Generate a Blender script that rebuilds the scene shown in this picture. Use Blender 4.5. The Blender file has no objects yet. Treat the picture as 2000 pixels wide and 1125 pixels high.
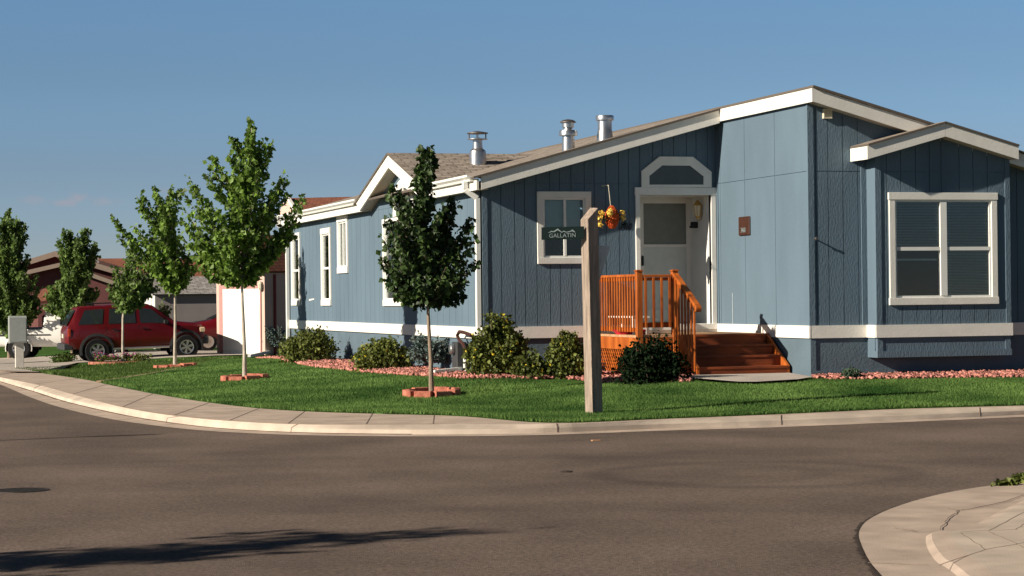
import bpy, bmesh, math, random
import numpy as np
from mathutils import Vector, Matrix, noise
from mathutils.geometry import delaunay_2d_cdt
random.seed(7); RNG = np.random.default_rng(7)
SC = bpy.context.scene
COL = SC.collection
# ------------------------------------------------------------------ camera
F = 4200.0; CX, CY = 1000.0, 562.5; EYE = 1.29
YAW = math.atan((CX + 266) / F); PITCH = math.atan(17.5 / F); ROLL = 0.011
FW = Vector((math.sin(YAW)*math.cos(PITCH), math.cos(YAW)*math.cos(PITCH), math.sin(PITCH)))
_r0 = Vector((math.cos(YAW), -math.sin(YAW), 0)); _u0 = _r0.cross(FW)
RT = _r0*math.cos(ROLL) - _u0*math.sin(ROLL); UP = _r0*math.sin(ROLL) + _u0*math.cos(ROLL)
CAM = Vector((0, 0, EYE))
cd = bpy.data.cameras.new('camera'); cam = bpy.data.objects.new('camera', cd); COL.objects.link(cam)
cd.sensor_width = 36; cd.lens = F/2000*36; cd.clip_end = 6000; cd.clip_start = 0.3
m = Matrix((RT, UP, -FW)).transposed().to_4x4(); m.translation = CAM; cam.matrix_world = m
SC.camera = cam
# ------------------------------------------------------------------ sun and sky
SUNV = Vector((-1.0, -0.20, 0.46)).normalized()
sd = bpy.data.lights.new('sun', 'SUN'); sd.energy = 5.0; sd.angle = math.radians(0.5); sd.color = (1.0, 0.90, 0.76)
sun = bpy.data.objects.new('sun', sd); COL.objects.link(sun); sun.location = (-20, -10, 30)
sun.rotation_euler = SUNV.to_track_quat('Z', 'Y').to_euler()
w = bpy.data.worlds.new('World'); SC.world = w; w.use_nodes = True
nt = w.node_tree; nt.nodes.clear()
out = nt.nodes.new('ShaderNodeOutputWorld'); bg = nt.nodes.new('ShaderNodeBackground'); bg.inputs['Strength'].default_value = 0.042
sky = nt.nodes.new('ShaderNodeTexSky'); sky.sky_type = 'NISHITA'; sky.sun_disc = False
sky.sun_elevation = math.asin(SUNV.z); sky.sun_rotation = math.atan2(SUNV.x, SUNV.y)
sky.altitude = 1600; sky.air_density = 1.0; sky.dust_density = 0.25; sky.ozone_density = 2.2
# the clear high-plains air: the low sky is seen as the bluer sky some way above the horizon
tc = nt.nodes.new('ShaderNodeTexCoord'); sx = nt.nodes.new('ShaderNodeSeparateXYZ'); cxn = nt.nodes.new('ShaderNodeCombineXYZ')
ma = nt.nodes.new('ShaderNodeMath'); ma.operation = 'MULTIPLY_ADD'; ma.inputs[1].default_value = 2.2; ma.inputs[2].default_value = 0.055
nm = nt.nodes.new('ShaderNodeVectorMath'); nm.operation = 'NORMALIZE'
L = nt.links.new
L(tc.outputs['Generated'], sx.inputs[0]); L(sx.outputs[0], cxn.inputs[0]); L(sx.outputs[1], cxn.inputs[1])
L(sx.outputs[2], ma.inputs[0]); L(ma.outputs[0], cxn.inputs[2]); L(cxn.outputs[0], nm.inputs[0]); L(nm.outputs[0], sky.inputs[0])
# the sky pales and greys towards the horizon, and is deep overhead
zr = nt.nodes.new('ShaderNodeMapRange'); zr.inputs['From Min'].default_value = 0.0; zr.inputs['From Max'].default_value = 0.36
rp = nt.nodes.new('ShaderNodeValToRGB'); rp.color_ramp.interpolation = 'EASE'
E = rp.color_ramp.elements; E[0].position = 0.02; E[0].color = (.64, .50, .42, 1); E[1].position = 1.0; E[1].color = (.165, .185, .195, 1)
for pos, c in ((.14, (.72, .64, .55)), (.26, (.79, .81, .72)), (.42, (.86, .97, .90)), (.60, (.52, .60, .60))):
    e = E.new(pos); e.color = (*c, 1)
tn = nt.nodes.new('ShaderNodeVectorMath'); tn.operation = 'MULTIPLY'; sc_ = nt.nodes.new('ShaderNodeVectorMath'); sc_.operation = 'SCALE'; sc_.inputs['Scale'].default_value = 2.42
L(sx.outputs[2], zr.inputs[0]); L(zr.outputs[0], rp.inputs[0]); L(sky.outputs[0], tn.inputs[0]); L(rp.outputs[0], tn.inputs[1]); L(tn.outputs[0], sc_.inputs[0])
# small pinkish wisps of cloud low in the sky, up the street to the left
_fw = None
def cloud(prev, azi, ele, wa, we, amount, seed):
    d = Vector((math.sin(azi)*math.cos(ele), math.cos(azi)*math.cos(ele), math.sin(ele)))
    n1 = nt.nodes.new('ShaderNodeVectorMath'); n1.operation = 'SUBTRACT'; n1.inputs[1].default_value = d; L(tc.outputs['Generated'], n1.inputs[0])
    n2 = nt.nodes.new('ShaderNodeVectorMath'); n2.operation = 'MULTIPLY'; n2.inputs[1].default_value = (1/wa, 1/wa, 1/we); L(n1.outputs[0], n2.inputs[0])
    nz = nt.nodes.new('ShaderNodeTexNoise'); nz.inputs['Scale'].default_value = 130; nz.inputs['Detail'].default_value = 4; L(tc.outputs['Generated'], nz.inputs[0])
    n3 = nt.nodes.new('ShaderNodeVectorMath'); n3.operation = 'LENGTH'; L(n2.outputs[0], n3.inputs[0])
    ad = nt.nodes.new('ShaderNodeMath'); ad.operation = 'MULTIPLY_ADD'; ad.inputs[1].default_value = 2.4; L(nz.outputs[0], ad.inputs[0]); L(n3.outputs['Value'], ad.inputs[2])
    mr = nt.nodes.new('ShaderNodeMapRange'); mr.interpolation_type = 'SMOOTHSTEP'; mr.inputs['From Min'].default_value = 2.5; mr.inputs['From Max'].default_value = 1.1; mr.inputs['To Max'].default_value = amount; L(ad.outputs[0], mr.inputs[0])
    mx = nt.nodes.new('ShaderNodeMix'); mx.data_type = 'RGBA'; mx.inputs['B'].default_value = (6.2, 5.4, 6.0, 1); L(mr.outputs[0], mx.inputs['Factor']); L(prev, mx.inputs['A']); return mx.outputs['Result']
cur = sc_.outputs[0]
for (px_, py_, wa, we, am) in ((157, 386, .006, .0035, .75), (125, 396, .006, .002, .45), (205, 395, .008, .002, .3), (60, 392, .007, .002, .25), (330, 372, .012, .002, .15)):
    d_ = FW + RT*((px_-CX)/F) - UP*((py_-CY)/F); d_.normalize(); cur = cloud(cur, math.atan2(d_.x, d_.y), math.asin(d_.z), wa, we, am, 0)
L(cur, bg.inputs['Color']); L(bg.outputs[0], out.inputs[0])
SC.view_settings.view_transform = 'Standard'; SC.view_settings.look = 'None'; SC.view_settings.exposure = 0.66; SC.view_settings.gamma = 1
SC.render.engine = 'CYCLES'
# ------------------------------------------------------------------ pixel -> place helpers
def ray(x, y): return FW + RT*((x-CX)/F) - UP*((y-CY)/F)
def onX(x, y, X0): d = ray(x, y); return CAM + d*(X0/d.x)
def onY(x, y, Y0): d = ray(x, y); return CAM + d*(Y0/d.y)
def onZ(x, y, Z0=0.0): d = ray(x, y); return CAM + d*((Z0-EYE)/d.z)
def at(x, y, D): return CAM + ray(x, y)*D
def base(Y):
    t = min(22.0, max(0.0, Y-38))
    return -0.0008*t*t
def sstep(a, b, x): t = min(1, max(0, (x-a)/(b-a))); return t*t*(3-2*t)
def lawn_z(X, Y):
    d1 = math.hypot(max(0, 9.8-X), max(0, 33.5-Y)); d2 = math.hypot(max(0, 12.5-X), max(0, 30.3-Y))
    d = max(0, min(d1, d2)-0.7)
    return base(Y) - min(0.22, 0.055*d)
def road_z(X, Y): return base(Y) - 0.36
def ground(x, y, fn, dz=0.0):
    z = -0.2
    for _ in range(30):
        p = onZ(x, y, z) if z < EYE-0.05 else at(x, y, 60)
        z = 0.5*z + 0.5*(fn(p.x, p.y)+dz)
    p = onZ(x, y, z); return p
def onlawn(x, y): return ground(x, y, lawn_z)
def onroad(x, y): return ground(x, y, road_z)
# ------------------------------------------------------------------ materials
MATS = {}
def mat(name, col, rough=0.8, var=0.12, scale=8.0, bump=0.0, bscale=60.0, metal=0.0, spec=0.3, hue=None, stretch=None, trans=0.0, isl=0.0, coat=0.0, detail=4):
    if name in MATS: return MATS[name]
    M = bpy.data.materials.new(name); M.use_nodes = True; n = M.node_tree; b = n.nodes['Principled BSDF']
    b.inputs['Roughness'].default_value = rough; b.inputs['Metallic'].default_value = metal
    b.inputs['Specular IOR Level'].default_value = spec; b.inputs['Coat Weight'].default_value = coat
    t = n.nodes.new('ShaderNodeTexCoord'); mpn = n.nodes.new('ShaderNodeMapping'); n.links.new(t.outputs['Object'], mpn.inputs[0])
    if stretch: mpn.inputs['Scale'].default_value = stretch
    nz = n.nodes.new('ShaderNodeTexNoise'); nz.inputs['Scale'].default_value = scale; nz.inputs['Detail'].default_value = detail
    n.links.new(mpn.outputs[0], nz.inputs[0])
    c1 = [max(0, c*(1-var)) for c in col]; c2 = [min(1, c*(1+var)) for c in (hue or col)]
    r = n.nodes.new('ShaderNodeValToRGB'); r.color_ramp.elements[0].position = 0.3; r.color_ramp.elements[1].position = 0.7
    r.color_ramp.elements[0].color = (*c1, 1); r.color_ramp.elements[1].color = (*c2, 1)
    n.links.new(nz.outputs[0], r.inputs[0]); last = r.outputs[0]
    if isl:
        g = n.nodes.new('ShaderNodeNewGeometry'); mr = n.nodes.new('ShaderNodeMapRange')
        mr.inputs['To Min'].default_value = 1-isl; mr.inputs['To Max'].default_value = 1+isl
        n.links.new(g.outputs['Random Per Island'], mr.inputs[0])
        mu = n.nodes.new('ShaderNodeVectorMath'); mu.operation = 'SCALE'
        n.links.new(last, mu.inputs[0]); n.links.new(mr.outputs[0], mu.inputs['Scale']); last = mu.outputs[0]
    n.links.new(last, b.inputs['Base Color'])
    if bump:
        bn = n.nodes.new('ShaderNodeTexNoise'); bn.inputs['Scale'].default_value = bscale; bn.inputs['Detail'].default_value = 6
        n.links.new(mpn.outputs[0], bn.inputs[0]); bu = n.nodes.new('ShaderNodeBump'); bu.inputs['Strength'].default_value = bump; bu.inputs['Distance'].default_value = 0.02
        n.links.new(bn.outputs[0], bu.inputs['Height']); n.links.new(bu.outputs[0], b.inputs['Normal'])
    if trans:
        tr = n.nodes.new('ShaderNodeBsdfTranslucent'); n.links.new(last, tr.inputs[0]); ms = n.nodes.new('ShaderNodeMixShader'); ms.inputs[0].default_value = trans
        o = n.nodes['Material Output']; n.links.new(b.outputs[0], ms.inputs[1]); n.links.new(tr.outputs[0], ms.inputs[2]); n.links.new(ms.outputs[0], o.inputs[0])
    MATS[name] = M; return M
SIDING = mat('blue_siding', (0.106, 0.155, 0.197), 0.75, 0.10, 1.3, 0.35, 40, stretch=(1, 1, .35), spec=.2, detail=8)
SKIRT = mat('blue_skirting', (0.100, 0.142, 0.174), 0.8, 0.10, 2, 0.35, 30, spec=.15)
WHITE = mat('white_trim', (0.72, 0.70, 0.64), 0.55, 0.05, 4, 0.12, 30, spec=.3)
VINYL = mat('white_vinyl', (0.74, 0.74, 0.70), 0.4, 0.03, 4)
SOFFIT = mat('roof_soffit', (0.46, 0.43, 0.36), 0.8, 0.06)  # beige soffit boards, darker than the white trim
ORANGE = mat('orange_stained_wood', (0.33, 0.068, 0.008), 0.55, 0.28, 5, 0.25, 30, hue=(0.38, 0.100, 0.014), stretch=(1, 1, .3), detail=7)
STEPW = mat('weathered_stained_wood', (0.135, 0.030, 0.009), 0.7, 0.45, 4, 0.3, 30, hue=(.20, .042, .010), stretch=(.3, 1, 1), detail=7)
GREYW = mat('weathered_grey_wood', (0.30, 0.235, 0.185), 0.85, 0.35, 5, 0.7, 22, stretch=(6, 6, .5), detail=9)
GALV = mat('galvanised_steel', (0.44, 0.44, 0.44), 0.33, 0.12, 14, metal=0.9, spec=.5)
DKSTEEL = mat('weathered_dark_steel', (0.16, 0.14, 0.13), 0.5, 0.2, 14, metal=0.7)
BLACK = mat('black_plastic', (0.018, 0.018, 0.02), 0.5, 0.1)
TYRE = mat('tyre_rubber', (0.012, 0.012, 0.013), 0.85, 0.2, 20)
CHROME = mat('alloy_metal', (0.6, 0.58, 0.55), 0.3, 0.05, metal=0.85)
BRASS = mat('brass', (0.55, 0.36, 0.12), 0.3, 0.1, metal=0.8)
BROWN = mat('brown_plaque', (0.045, 0.016, 0.009), 0.6, 0.15)
REDPAINT = mat('red_car_paint', (0.11, 0.004, 0.006), 0.32, 0.04, 2, spec=.4, coat=.35)
WHITEPAINT = mat('white_car_paint', (0.80, 0.78, 0.72), 0.35, 0.06, 2, coat=.3)
DKGREY = mat('dark_grey_plastic', (0.040, 0.041, 0.043), 0.65, 0.15)
SIGNG = mat('dark_green_sign', (0.004, 0.013, 0.011), 0.5, 0.1)
SIGNW = mat('pale_sign_lettering', (0.20, 0.25, 0.25), 0.6, 0.05)
CREAM = mat('cream_plastic', (0.60, 0.55, 0.42), 0.6, 0.05)
CONC = mat('concrete', (0.44, 0.348, 0.278), 0.9, 0.2, 2.6, 0.3, 90, detail=9)
CONC2 = mat('pale_concrete', (0.49, 0.405, 0.325), 0.9, 0.17, 2.6, 0.3, 90, detail=9)
CONCW = mat('grey_walk_concrete', (0.42, 0.37, 0.32), 0.9, 0.1, 2, 0.25, 90)
SOIL = mat('bare_soil', (0.16, 0.10, 0.06), 1, 0.3, 9, 0.5, 40)
TURF = mat('turf', (0.042, 0.096, 0.018), 0.95, 0.35, 2.2, 0.8, 70, hue=(0.056, 0.115, 0.024), spec=.05, detail=8)
GRASS = mat('grass_blades', (0.050, 0.138, 0.025), 0.7, 0.4, 0.6, hue=(0.125, 0.205, 0.052), trans=.35, isl=.45, spec=.15, detail=6)
GRASS2 = mat('duller_grass_blades', (0.060, 0.105, 0.022), 0.7, 0.35, 0.9, hue=(0.09, 0.14, 0.035), trans=.35, isl=.4, spec=.1)
LAVA = mat('red_lava_rock', (0.33, 0.12, 0.09), 0.95, 0.3, 9, 0.5, 60, hue=(.46, .20, .16), isl=.45)
BRICK = mat('red_edging_brick', (0.33, 0.095, 0.06), 0.9, 0.3, 7, 0.6, 45, hue=(.42, .15, .10), isl=.12)
BARK = mat('grey_brown_bark', (0.27, 0.20, 0.145), 0.9, 0.25, 12, 0.5, 40, stretch=(1, 1, .4))
BARK2 = mat('pale_bark', (0.42, 0.36, 0.29), 0.9, 0.25, 12, 0.4, 40, stretch=(1, 1, .4))
LEAFD = mat('dark_linden_leaves', (0.024, 0.052, 0.014), 0.5, 0.3, 3, hue=(.050, .086, .022), trans=.22, isl=.5, spec=.35)
LEAFM = mat('maple_leaves', (0.098, 0.180, 0.030), 0.5, 0.3, 3, hue=(.180, .280, .050), trans=.48, isl=.5, spec=.35)
LEAFC = mat('cottonwood_leaves', (0.085, 0.150, 0.036), 0.55, 0.3, 3, hue=(.150, .225, .056), trans=.42, isl=.45, spec=.3)
SPRUCE = mat('blue_spruce_needles', (0.075, 0.115, 0.105), 0.7, 0.25, 5, hue=(.13, .18, .165), isl=.4)
JUNI = mat('shrub_leaves', (0.070, 0.095, 0.018), 0.6, 0.3, 4, hue=(.13, .15, .03), trans=.25, isl=.5)
DARKB = mat('dark_shrub_leaves', (0.007, 0.015, 0.006), 0.95, 0.3, 4, isl=.4, spec=.05)
YFLOW = mat('yellow_petals', (0.68, 0.50, 0.03), 0.6, 0.12, isl=.2)
PFLOW = mat('purple_petals', (0.26, 0.03, 0.30), 0.6, 0.3, 30, hue=(.5, .05, .16), isl=.3)
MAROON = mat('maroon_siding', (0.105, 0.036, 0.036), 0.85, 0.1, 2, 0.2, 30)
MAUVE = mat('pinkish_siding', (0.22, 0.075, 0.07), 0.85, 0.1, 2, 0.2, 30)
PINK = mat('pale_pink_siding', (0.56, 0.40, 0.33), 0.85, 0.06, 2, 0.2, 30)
PINKTRIM = mat('pink_trim', (0.42, 0.22, 0.20), 0.8, 0.06)
TAN = mat('tan_trim', (0.22, 0.17, 0.135), 0.8, 0.06)
SHEDG = mat('grey_shed_siding', (0.27, 0.245, 0.235), 0.85, 0.07, 2, 0.2, 30)
def shingles(name, c1, c2):
    M = mat(name, c1, 0.95, 0.2, 5, 0.0)
    n = M.node_tree; b = n.nodes['Principled BSDF']; t = n.nodes.new('ShaderNodeTexCoord')
    br = n.nodes.new('ShaderNodeTexBrick'); br.inputs['Scale'].default_value = 1; br.inputs['Brick Width'].default_value = .31; br.inputs['Row Height'].default_value = .14
    br.inputs['Mortar Size'].default_value = .012; br.inputs['Color1'].default_value = (*c1, 1); br.inputs['Color2'].default_value = (*c2, 1)
    br.inputs['Mortar'].default_value = (c1[0]*.45, c1[1]*.45, c1[2]*.45, 1); br.inputs['Bias'].default_value = -.1
    n.links.new(t.outputs['UV'], br.inputs[0])
    nz = n.nodes.new('ShaderNodeTexNoise'); nz.inputs['Scale'].default_value = 6; nz.inputs['Detail'].default_value = 9; n.links.new(t.outputs['UV'], nz.inputs[0])
    mr = n.nodes.new('ShaderNodeMapRange'); mr.inputs['From Min'].default_value = .3; mr.inputs['From Max'].default_value = .7; mr.inputs['To Min'].default_value = .65; mr.inputs['To Max'].default_value = 1.4
    n.links.new(nz.outputs[0], mr.inputs[0]); mu = n.nodes.new('ShaderNodeVectorMath'); mu.operation = 'SCALE'
    n.links.new(br.outputs[0], mu.inputs[0]); n.links.new(mr.outputs[0], mu.inputs['Scale']); n.links.new(mu.outputs[0], b.inputs['Base Color'])
    bu = n.nodes.new('ShaderNodeBump'); bu.inputs['Strength'].default_value = .6; bu.inputs['Distance'].default_value = .01
    n.links.new(br.outputs['Color'], bu.inputs['Height']); n.links.new(bu.outputs[0], b.inputs['Normal'])
    return M
SHINGLE = shingles('grey_brown_shingles', (0.235, 0.195, 0.160), (0.335, 0.285, 0.24))
SHINGR = shingles('red_brown_shingles', (0.19, 0.068, 0.040), (0.25, 0.095, 0.055))
SHINGG = shingles('grey_shingles', (0.25, 0.23, 0.215), (0.32, 0.30, 0.28))
def glass(name, tint=(0.75, 0.8, 0.8), refl=0.12, trans=0.75):
    M = bpy.data.materials.new(name); M.use_nodes = True; n = M.node_tree; n.nodes.clear()
    o = n.nodes.new('ShaderNodeOutputMaterial'); g = n.nodes.new('ShaderNodeBsdfGlossy'); g.inputs['Roughness'].default_value = .03
    t = n.nodes.new('ShaderNodeBsdfTransparent'); t.inputs[0].default_value = (tint[0]*trans, tint[1]*trans, tint[2]*trans, 1)
    f = n.nodes.new('ShaderNodeFresnel'); f.inputs[0].default_value = 1.5; a = n.nodes.new('ShaderNodeMath'); a.inputs[1].default_value = refl; a.use_clamp = True
    ms = n.nodes.new('ShaderNodeMixShader'); n.links.new(f.outputs[0], a.inputs[0]); n.links.new(a.outputs[0], ms.inputs[0])
    n.links.new(t.outputs[0], ms.inputs[1]); n.links.new(g.outputs[0], ms.inputs[2]); n.links.new(ms.outputs[0], o.inputs[0]); MATS[name] = M; return M
GLASS = glass('window_glass', refl=.005, trans=1.1); CARGLASS = glass('car_glass', (.5, .6, .6), .05, .45)
# ------------------------------------------------------------------ objects
INV = {}
def tag(o, label=None, cat=None, group=None, kind=None):
    if label: o['label'] = label
    if cat: o['category'] = cat
    if group: o['group'] = group
    if kind: o['kind'] = kind
    return o
def thing(name, label, cat, loc, rotz=0.0, group=None):
    o = bpy.data.objects.new(name, None); COL.objects.link(o); o.empty_display_size = .2
    o.location = loc; o.rotation_euler = (0, 0, rotz); tag(o, label, cat, group)
    INV[o.name] = (Matrix.Translation(Vector(loc)) @ Matrix.Rotation(rotz, 4, 'Z')).inverted(); return o
class MB:
    def __init__(s): s.v = []; s.f = []; s.uv = None
    def add(s, vs, fs):
        k = len(s.v); s.v += [Vector(a) for a in vs]; s.f += [[i+k for i in f] for f in fs]; return s
    def hexa(s, p):   # 8 corners: 4 lower ring, 4 upper ring
        return s.add(p, [(3, 2, 1, 0), (4, 5, 6, 7), (0, 1, 5, 4), (1, 2, 6, 5), (2, 3, 7, 6), (3, 0, 4, 7)])
    def box(s, a, b):
        x0, y0, z0 = [min(a[i], b[i]) for i in range(3)]; x1, y1, z1 = [max(a[i], b[i]) for i in range(3)]
        return s.hexa([(x0, y0, z0), (x1, y0, z0), (x1, y1, z0), (x0, y1, z0), (x0, y0, z1), (x1, y0, z1), (x1, y1, z1), (x0, y1, z1)])
    def bar(s, a, b, w, h, up=Vector((0, 0, 1))):
        a = Vector(a); b = Vector(b); d = (b-a).normalized(); x = d.cross(up)
        if x.length < 1e-4: x = Vector((1, 0, 0))
        x.normalize(); u = x.cross(d); x *= w/2; u *= h/2
        return s.hexa([a-x-u, a+x-u, b+x-u, b-x-u, a-x+u, a+x+u, b+x+u, b-x+u])
    def prism(s, poly, n):   # polygon (list of points) extruded by vector n
        k = len(poly); n = Vector(n); p = [Vector(q) for q in poly]
        s.add(p + [q+n for q in p], [list(range(k))[::-1], list(range(k, 2*k))] + [(i, (i+1) % k, k+(i+1) % k, k+i) for i in range(k)]); return s
    def tube(s, pts, rad, seg=8, cap=True):
        pts = [Vector(p) for p in pts]; n = len(pts); rad = rad if hasattr(rad, '__len__') else [rad]*n
        k = len(s.v); prev = None
        for i, p in enumerate(pts):
            d = (pts[min(i+1, n-1)] - pts[max(i-1, 0)]).normalized()
            x = (prev - d*prev.dot(d)) if prev else d.cross(Vector((0, 0, 1)) if abs(d.z) < .9 else Vector((1, 0, 0)))
            x.normalize(); prev = x; y = d.cross(x)
            for j in range(seg): a = 2*math.pi*j/seg; s.v.append(p + x*math.cos(a)*rad[i] + y*math.sin(a)*rad[i])
        for i in range(n-1):
            for j in range(seg): a = k+i*seg+j; b = k+i*seg+(j+1) % seg; s.f.append([a, b, b+seg, a+seg])
        if cap: s.f.append([k+j for j in range(seg)][::-1]); s.f.append([k+(n-1)*seg+j for j in range(seg)])
        return s
    def lathe(s, c, prof, seg=20, axis='Z'):   # prof = [(r, h)]
        k = len(s.v); c = Vector(c)
        for r, h in prof:
            for j in range(seg):
                a = 2*math.pi*j/seg; x, y = r*math.cos(a), r*math.sin(a)
                s.v.append(c + (Vector((x, y, h)) if axis == 'Z' else Vector((x, h, y)) if axis == 'Y' else Vector((h, x, y))))
        for i in range(len(prof)-1):
            for j in range(seg): a = k+i*seg+j; b = k+i*seg+(j+1) % seg; s.f.append([a, b, b+seg, a+seg])
        s.f.append([k+j for j in range(seg)][::-1]); s.f.append([k+(len(prof)-1)*seg+j for j in range(seg)]); return s
def build(name, mb, material, parent=None, local=False, smooth=False, bevel=0.0, uv=False, label=None, fix=True):
    me = bpy.data.meshes.new(name)
    vs = mb.v
    root = parent
    while root is not None and root.parent is not None: root = root.parent
    if root is not None and not local: I = INV[root.name]; vs = [I @ v for v in vs]
    me.from_pydata([tuple(v) for v in vs], [], mb.f)
    if fix and len(mb.f) < 60000:
        bm = bmesh.new(); bm.from_mesh(me); bmesh.ops.recalc_face_normals(bm, faces=bm.faces)
        if bevel: bmesh.ops.bevel(bm, geom=bm.edges[:], offset=bevel, segments=1, affect='EDGES', profile=.5)
        bm.to_mesh(me); bm.free()
    if smooth:
        me.shade_smooth()
        try: me.set_sharp_from_angle(angle=math.radians(40))
        except Exception: pass
    for q in (material if isinstance(material, (list, tuple)) else [material]): me.materials.append(q)
    o = bpy.data.objects.new(name, me); COL.objects.link(o)
    if parent is not None: o.parent = parent
    if label: o['label'] = label
    return o
def nmesh(name, V, Fc, material, parent=None):   # big meshes from numpy (world coords)
    me = bpy.data.meshes.new(name); V = np.asarray(V, dtype=np.float32)
    root = parent
    while root is not None and root.parent is not None: root = root.parent
    if root is not None:
        I = np.array(INV[root.name]); V = V @ I[:3, :3].T + I[:3, 3]
    k = Fc.shape[1]; me.vertices.add(len(V)); me.vertices.foreach_set('co', V.astype(np.float32).ravel())
    me.loops.add(Fc.size); me.loops.foreach_set('vertex_index', Fc.astype(np.int32).ravel())
    me.polygons.add(len(Fc)); me.polygons.foreach_set('loop_start', np.arange(0, Fc.size, k, dtype=np.int32)); me.polygons.foreach_set('loop_total', np.full(len(Fc), k, dtype=np.int32))
    me.update(calc_edges=True); me.materials.append(material)
    o = bpy.data.objects.new(name, me); COL.objects.link(o)
    if parent is not None: o.parent = parent
    return o
def struct(name, mb, m, **k): return tag(build(name, mb, m, **k), kind='structure')
def text(name, s, size, material, parent, origin, xdir, up, depth=.003, shear=0.0, align='CENTER', wscale=1.0):
    cu = bpy.data.curves.new(name, 'FONT'); cu.body = s; cu.size = size; cu.extrude = depth; cu.shear = shear; cu.align_x = align; cu.align_y = 'CENTER'
    o = bpy.data.objects.new(name, cu); COL.objects.link(o); dg = bpy.context.evaluated_depsgraph_get(); dg.update()
    me = bpy.data.meshes.new_from_object(o.evaluated_get(dg)); bpy.data.objects.remove(o); bpy.data.curves.remove(cu)
    x = Vector(xdir).normalized(); u = Vector(up).normalized(); n = x.cross(u); M = Matrix((x*wscale, u, n)).transposed().to_4x4(); M.translation = Vector(origin)
    root = parent
    while root.parent is not None: root = root.parent
    me.transform(INV[root.name] @ M); me.materials.clear(); me.materials.append(material)
    t = bpy.data.objects.new(name, me); COL.objects.link(t); t.parent = parent; me.name = name; return t
class Frame:   # plane frame: u along wall, d outwards, z up
    def __init__(s, O, U, N): s.O = Vector((O[0], O[1], 0)); s.U = Vector((U[0], U[1], 0)).normalized(); s.N = Vector((N[0], N[1], 0)).normalized()
    def p(s, u, d, z): return s.O + s.U*u + s.N*d + Vector((0, 0, z))
    def box(s, mb, u0, u1, d0, d1, z0, z1, z1b=None, z0b=None):
        z1b = z1 if z1b is None else z1b; z0b = z0 if z0b is None else z0b
        return mb.hexa([s.p(u0, d0, z0), s.p(u1, d0, z0b), s.p(u1, d1, z0b), s.p(u0, d1, z0), s.p(u0, d0, z1), s.p(u1, d0, z1b), s.p(u1, d1, z1b), s.p(u0, d1, z1)])
def boards(fr, u0, u1, zb, zt, grooves=(), holes=(), hj=None, gw=.014, thick=.08, gd=.012):
    mb = MB(); zt = zt if callable(zt) else (lambda u, v=zt: v)
    cuts = {u0, u1}
    for g in grooves:
        if u0+.02 < g < u1-.02: cuts |= {g-gw/2, g+gw/2}
    for h in holes: cuts |= {h[0], h[1]}
    for k in getattr(zt, 'kinks', ()):
        if u0 < k < u1: cuts.add(k)
    cuts = sorted(c for c in cuts if u0 <= c <= u1)
    for a, b in zip(cuts, cuts[1:]):
        if b-a < 1e-4: continue
        mid = (a+b)/2; gr = any(abs(mid-g) < gw/2 for g in grooves); d = -gd if gr else 0
        segs = [[zb, None]]
        for h in sorted([h for h in holes if h[0] < mid < h[1]], key=lambda q: q[2]):
            segs[-1][1] = h[2]; segs.append([h[3], None])
        out = []
        for s in segs:
            lo, hi = s
            if hj and (hi is None or hi > hj) and lo < hj:
                out.append([lo, hj-.012, d]); out.append([hj-.012, hj, -gd]); out.append([hj, hi, d])
            else: out.append([lo, hi, d])
        for lo, hi, dd in out:
            if hi is None: fr.box(mb, a, b, dd, -thick, lo, zt(a+1e-5), zt(b-1e-5))
            elif hi > lo: fr.box(mb, a, b, dd, -thick, lo, hi)
    return mb
def slab_roof(name, quad, th, material, parent, over=None):   # quad: eaveA, eaveB, ridgeB, ridgeA ; UV by eave direction
    q = [Vector(p) for p in quad]; n = (q[1]-q[0]).cross(q[-1]-q[0]).normalized()
    if n.z < 0: n = -n
    k = len(q); mb = MB(); mb.prism(q, -n*th); o = build(name, mb, material, parent)
    me = o.data; uvl = me.uv_layers.new(name='UV'); e = (q[1]-q[0]).normalized(); f = n.cross(e)
    root = parent
    while root is not None and root.parent is not None: root = root.parent
    inv = INV[root.name].inverted()
    for lp in me.loops:
        c = inv @ me.vertices[lp.vertex_index].co - q[0]; uvl.data[lp.index].uv = (c.dot(e), c.dot(f))
    for pl in me.polygons:
        if abs((inv.to_3x3() @ pl.normal).dot(n)) < .8:
            for li in pl.loop_indices: uvl.data[li].uv = (.155, .004)
    return o
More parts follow.
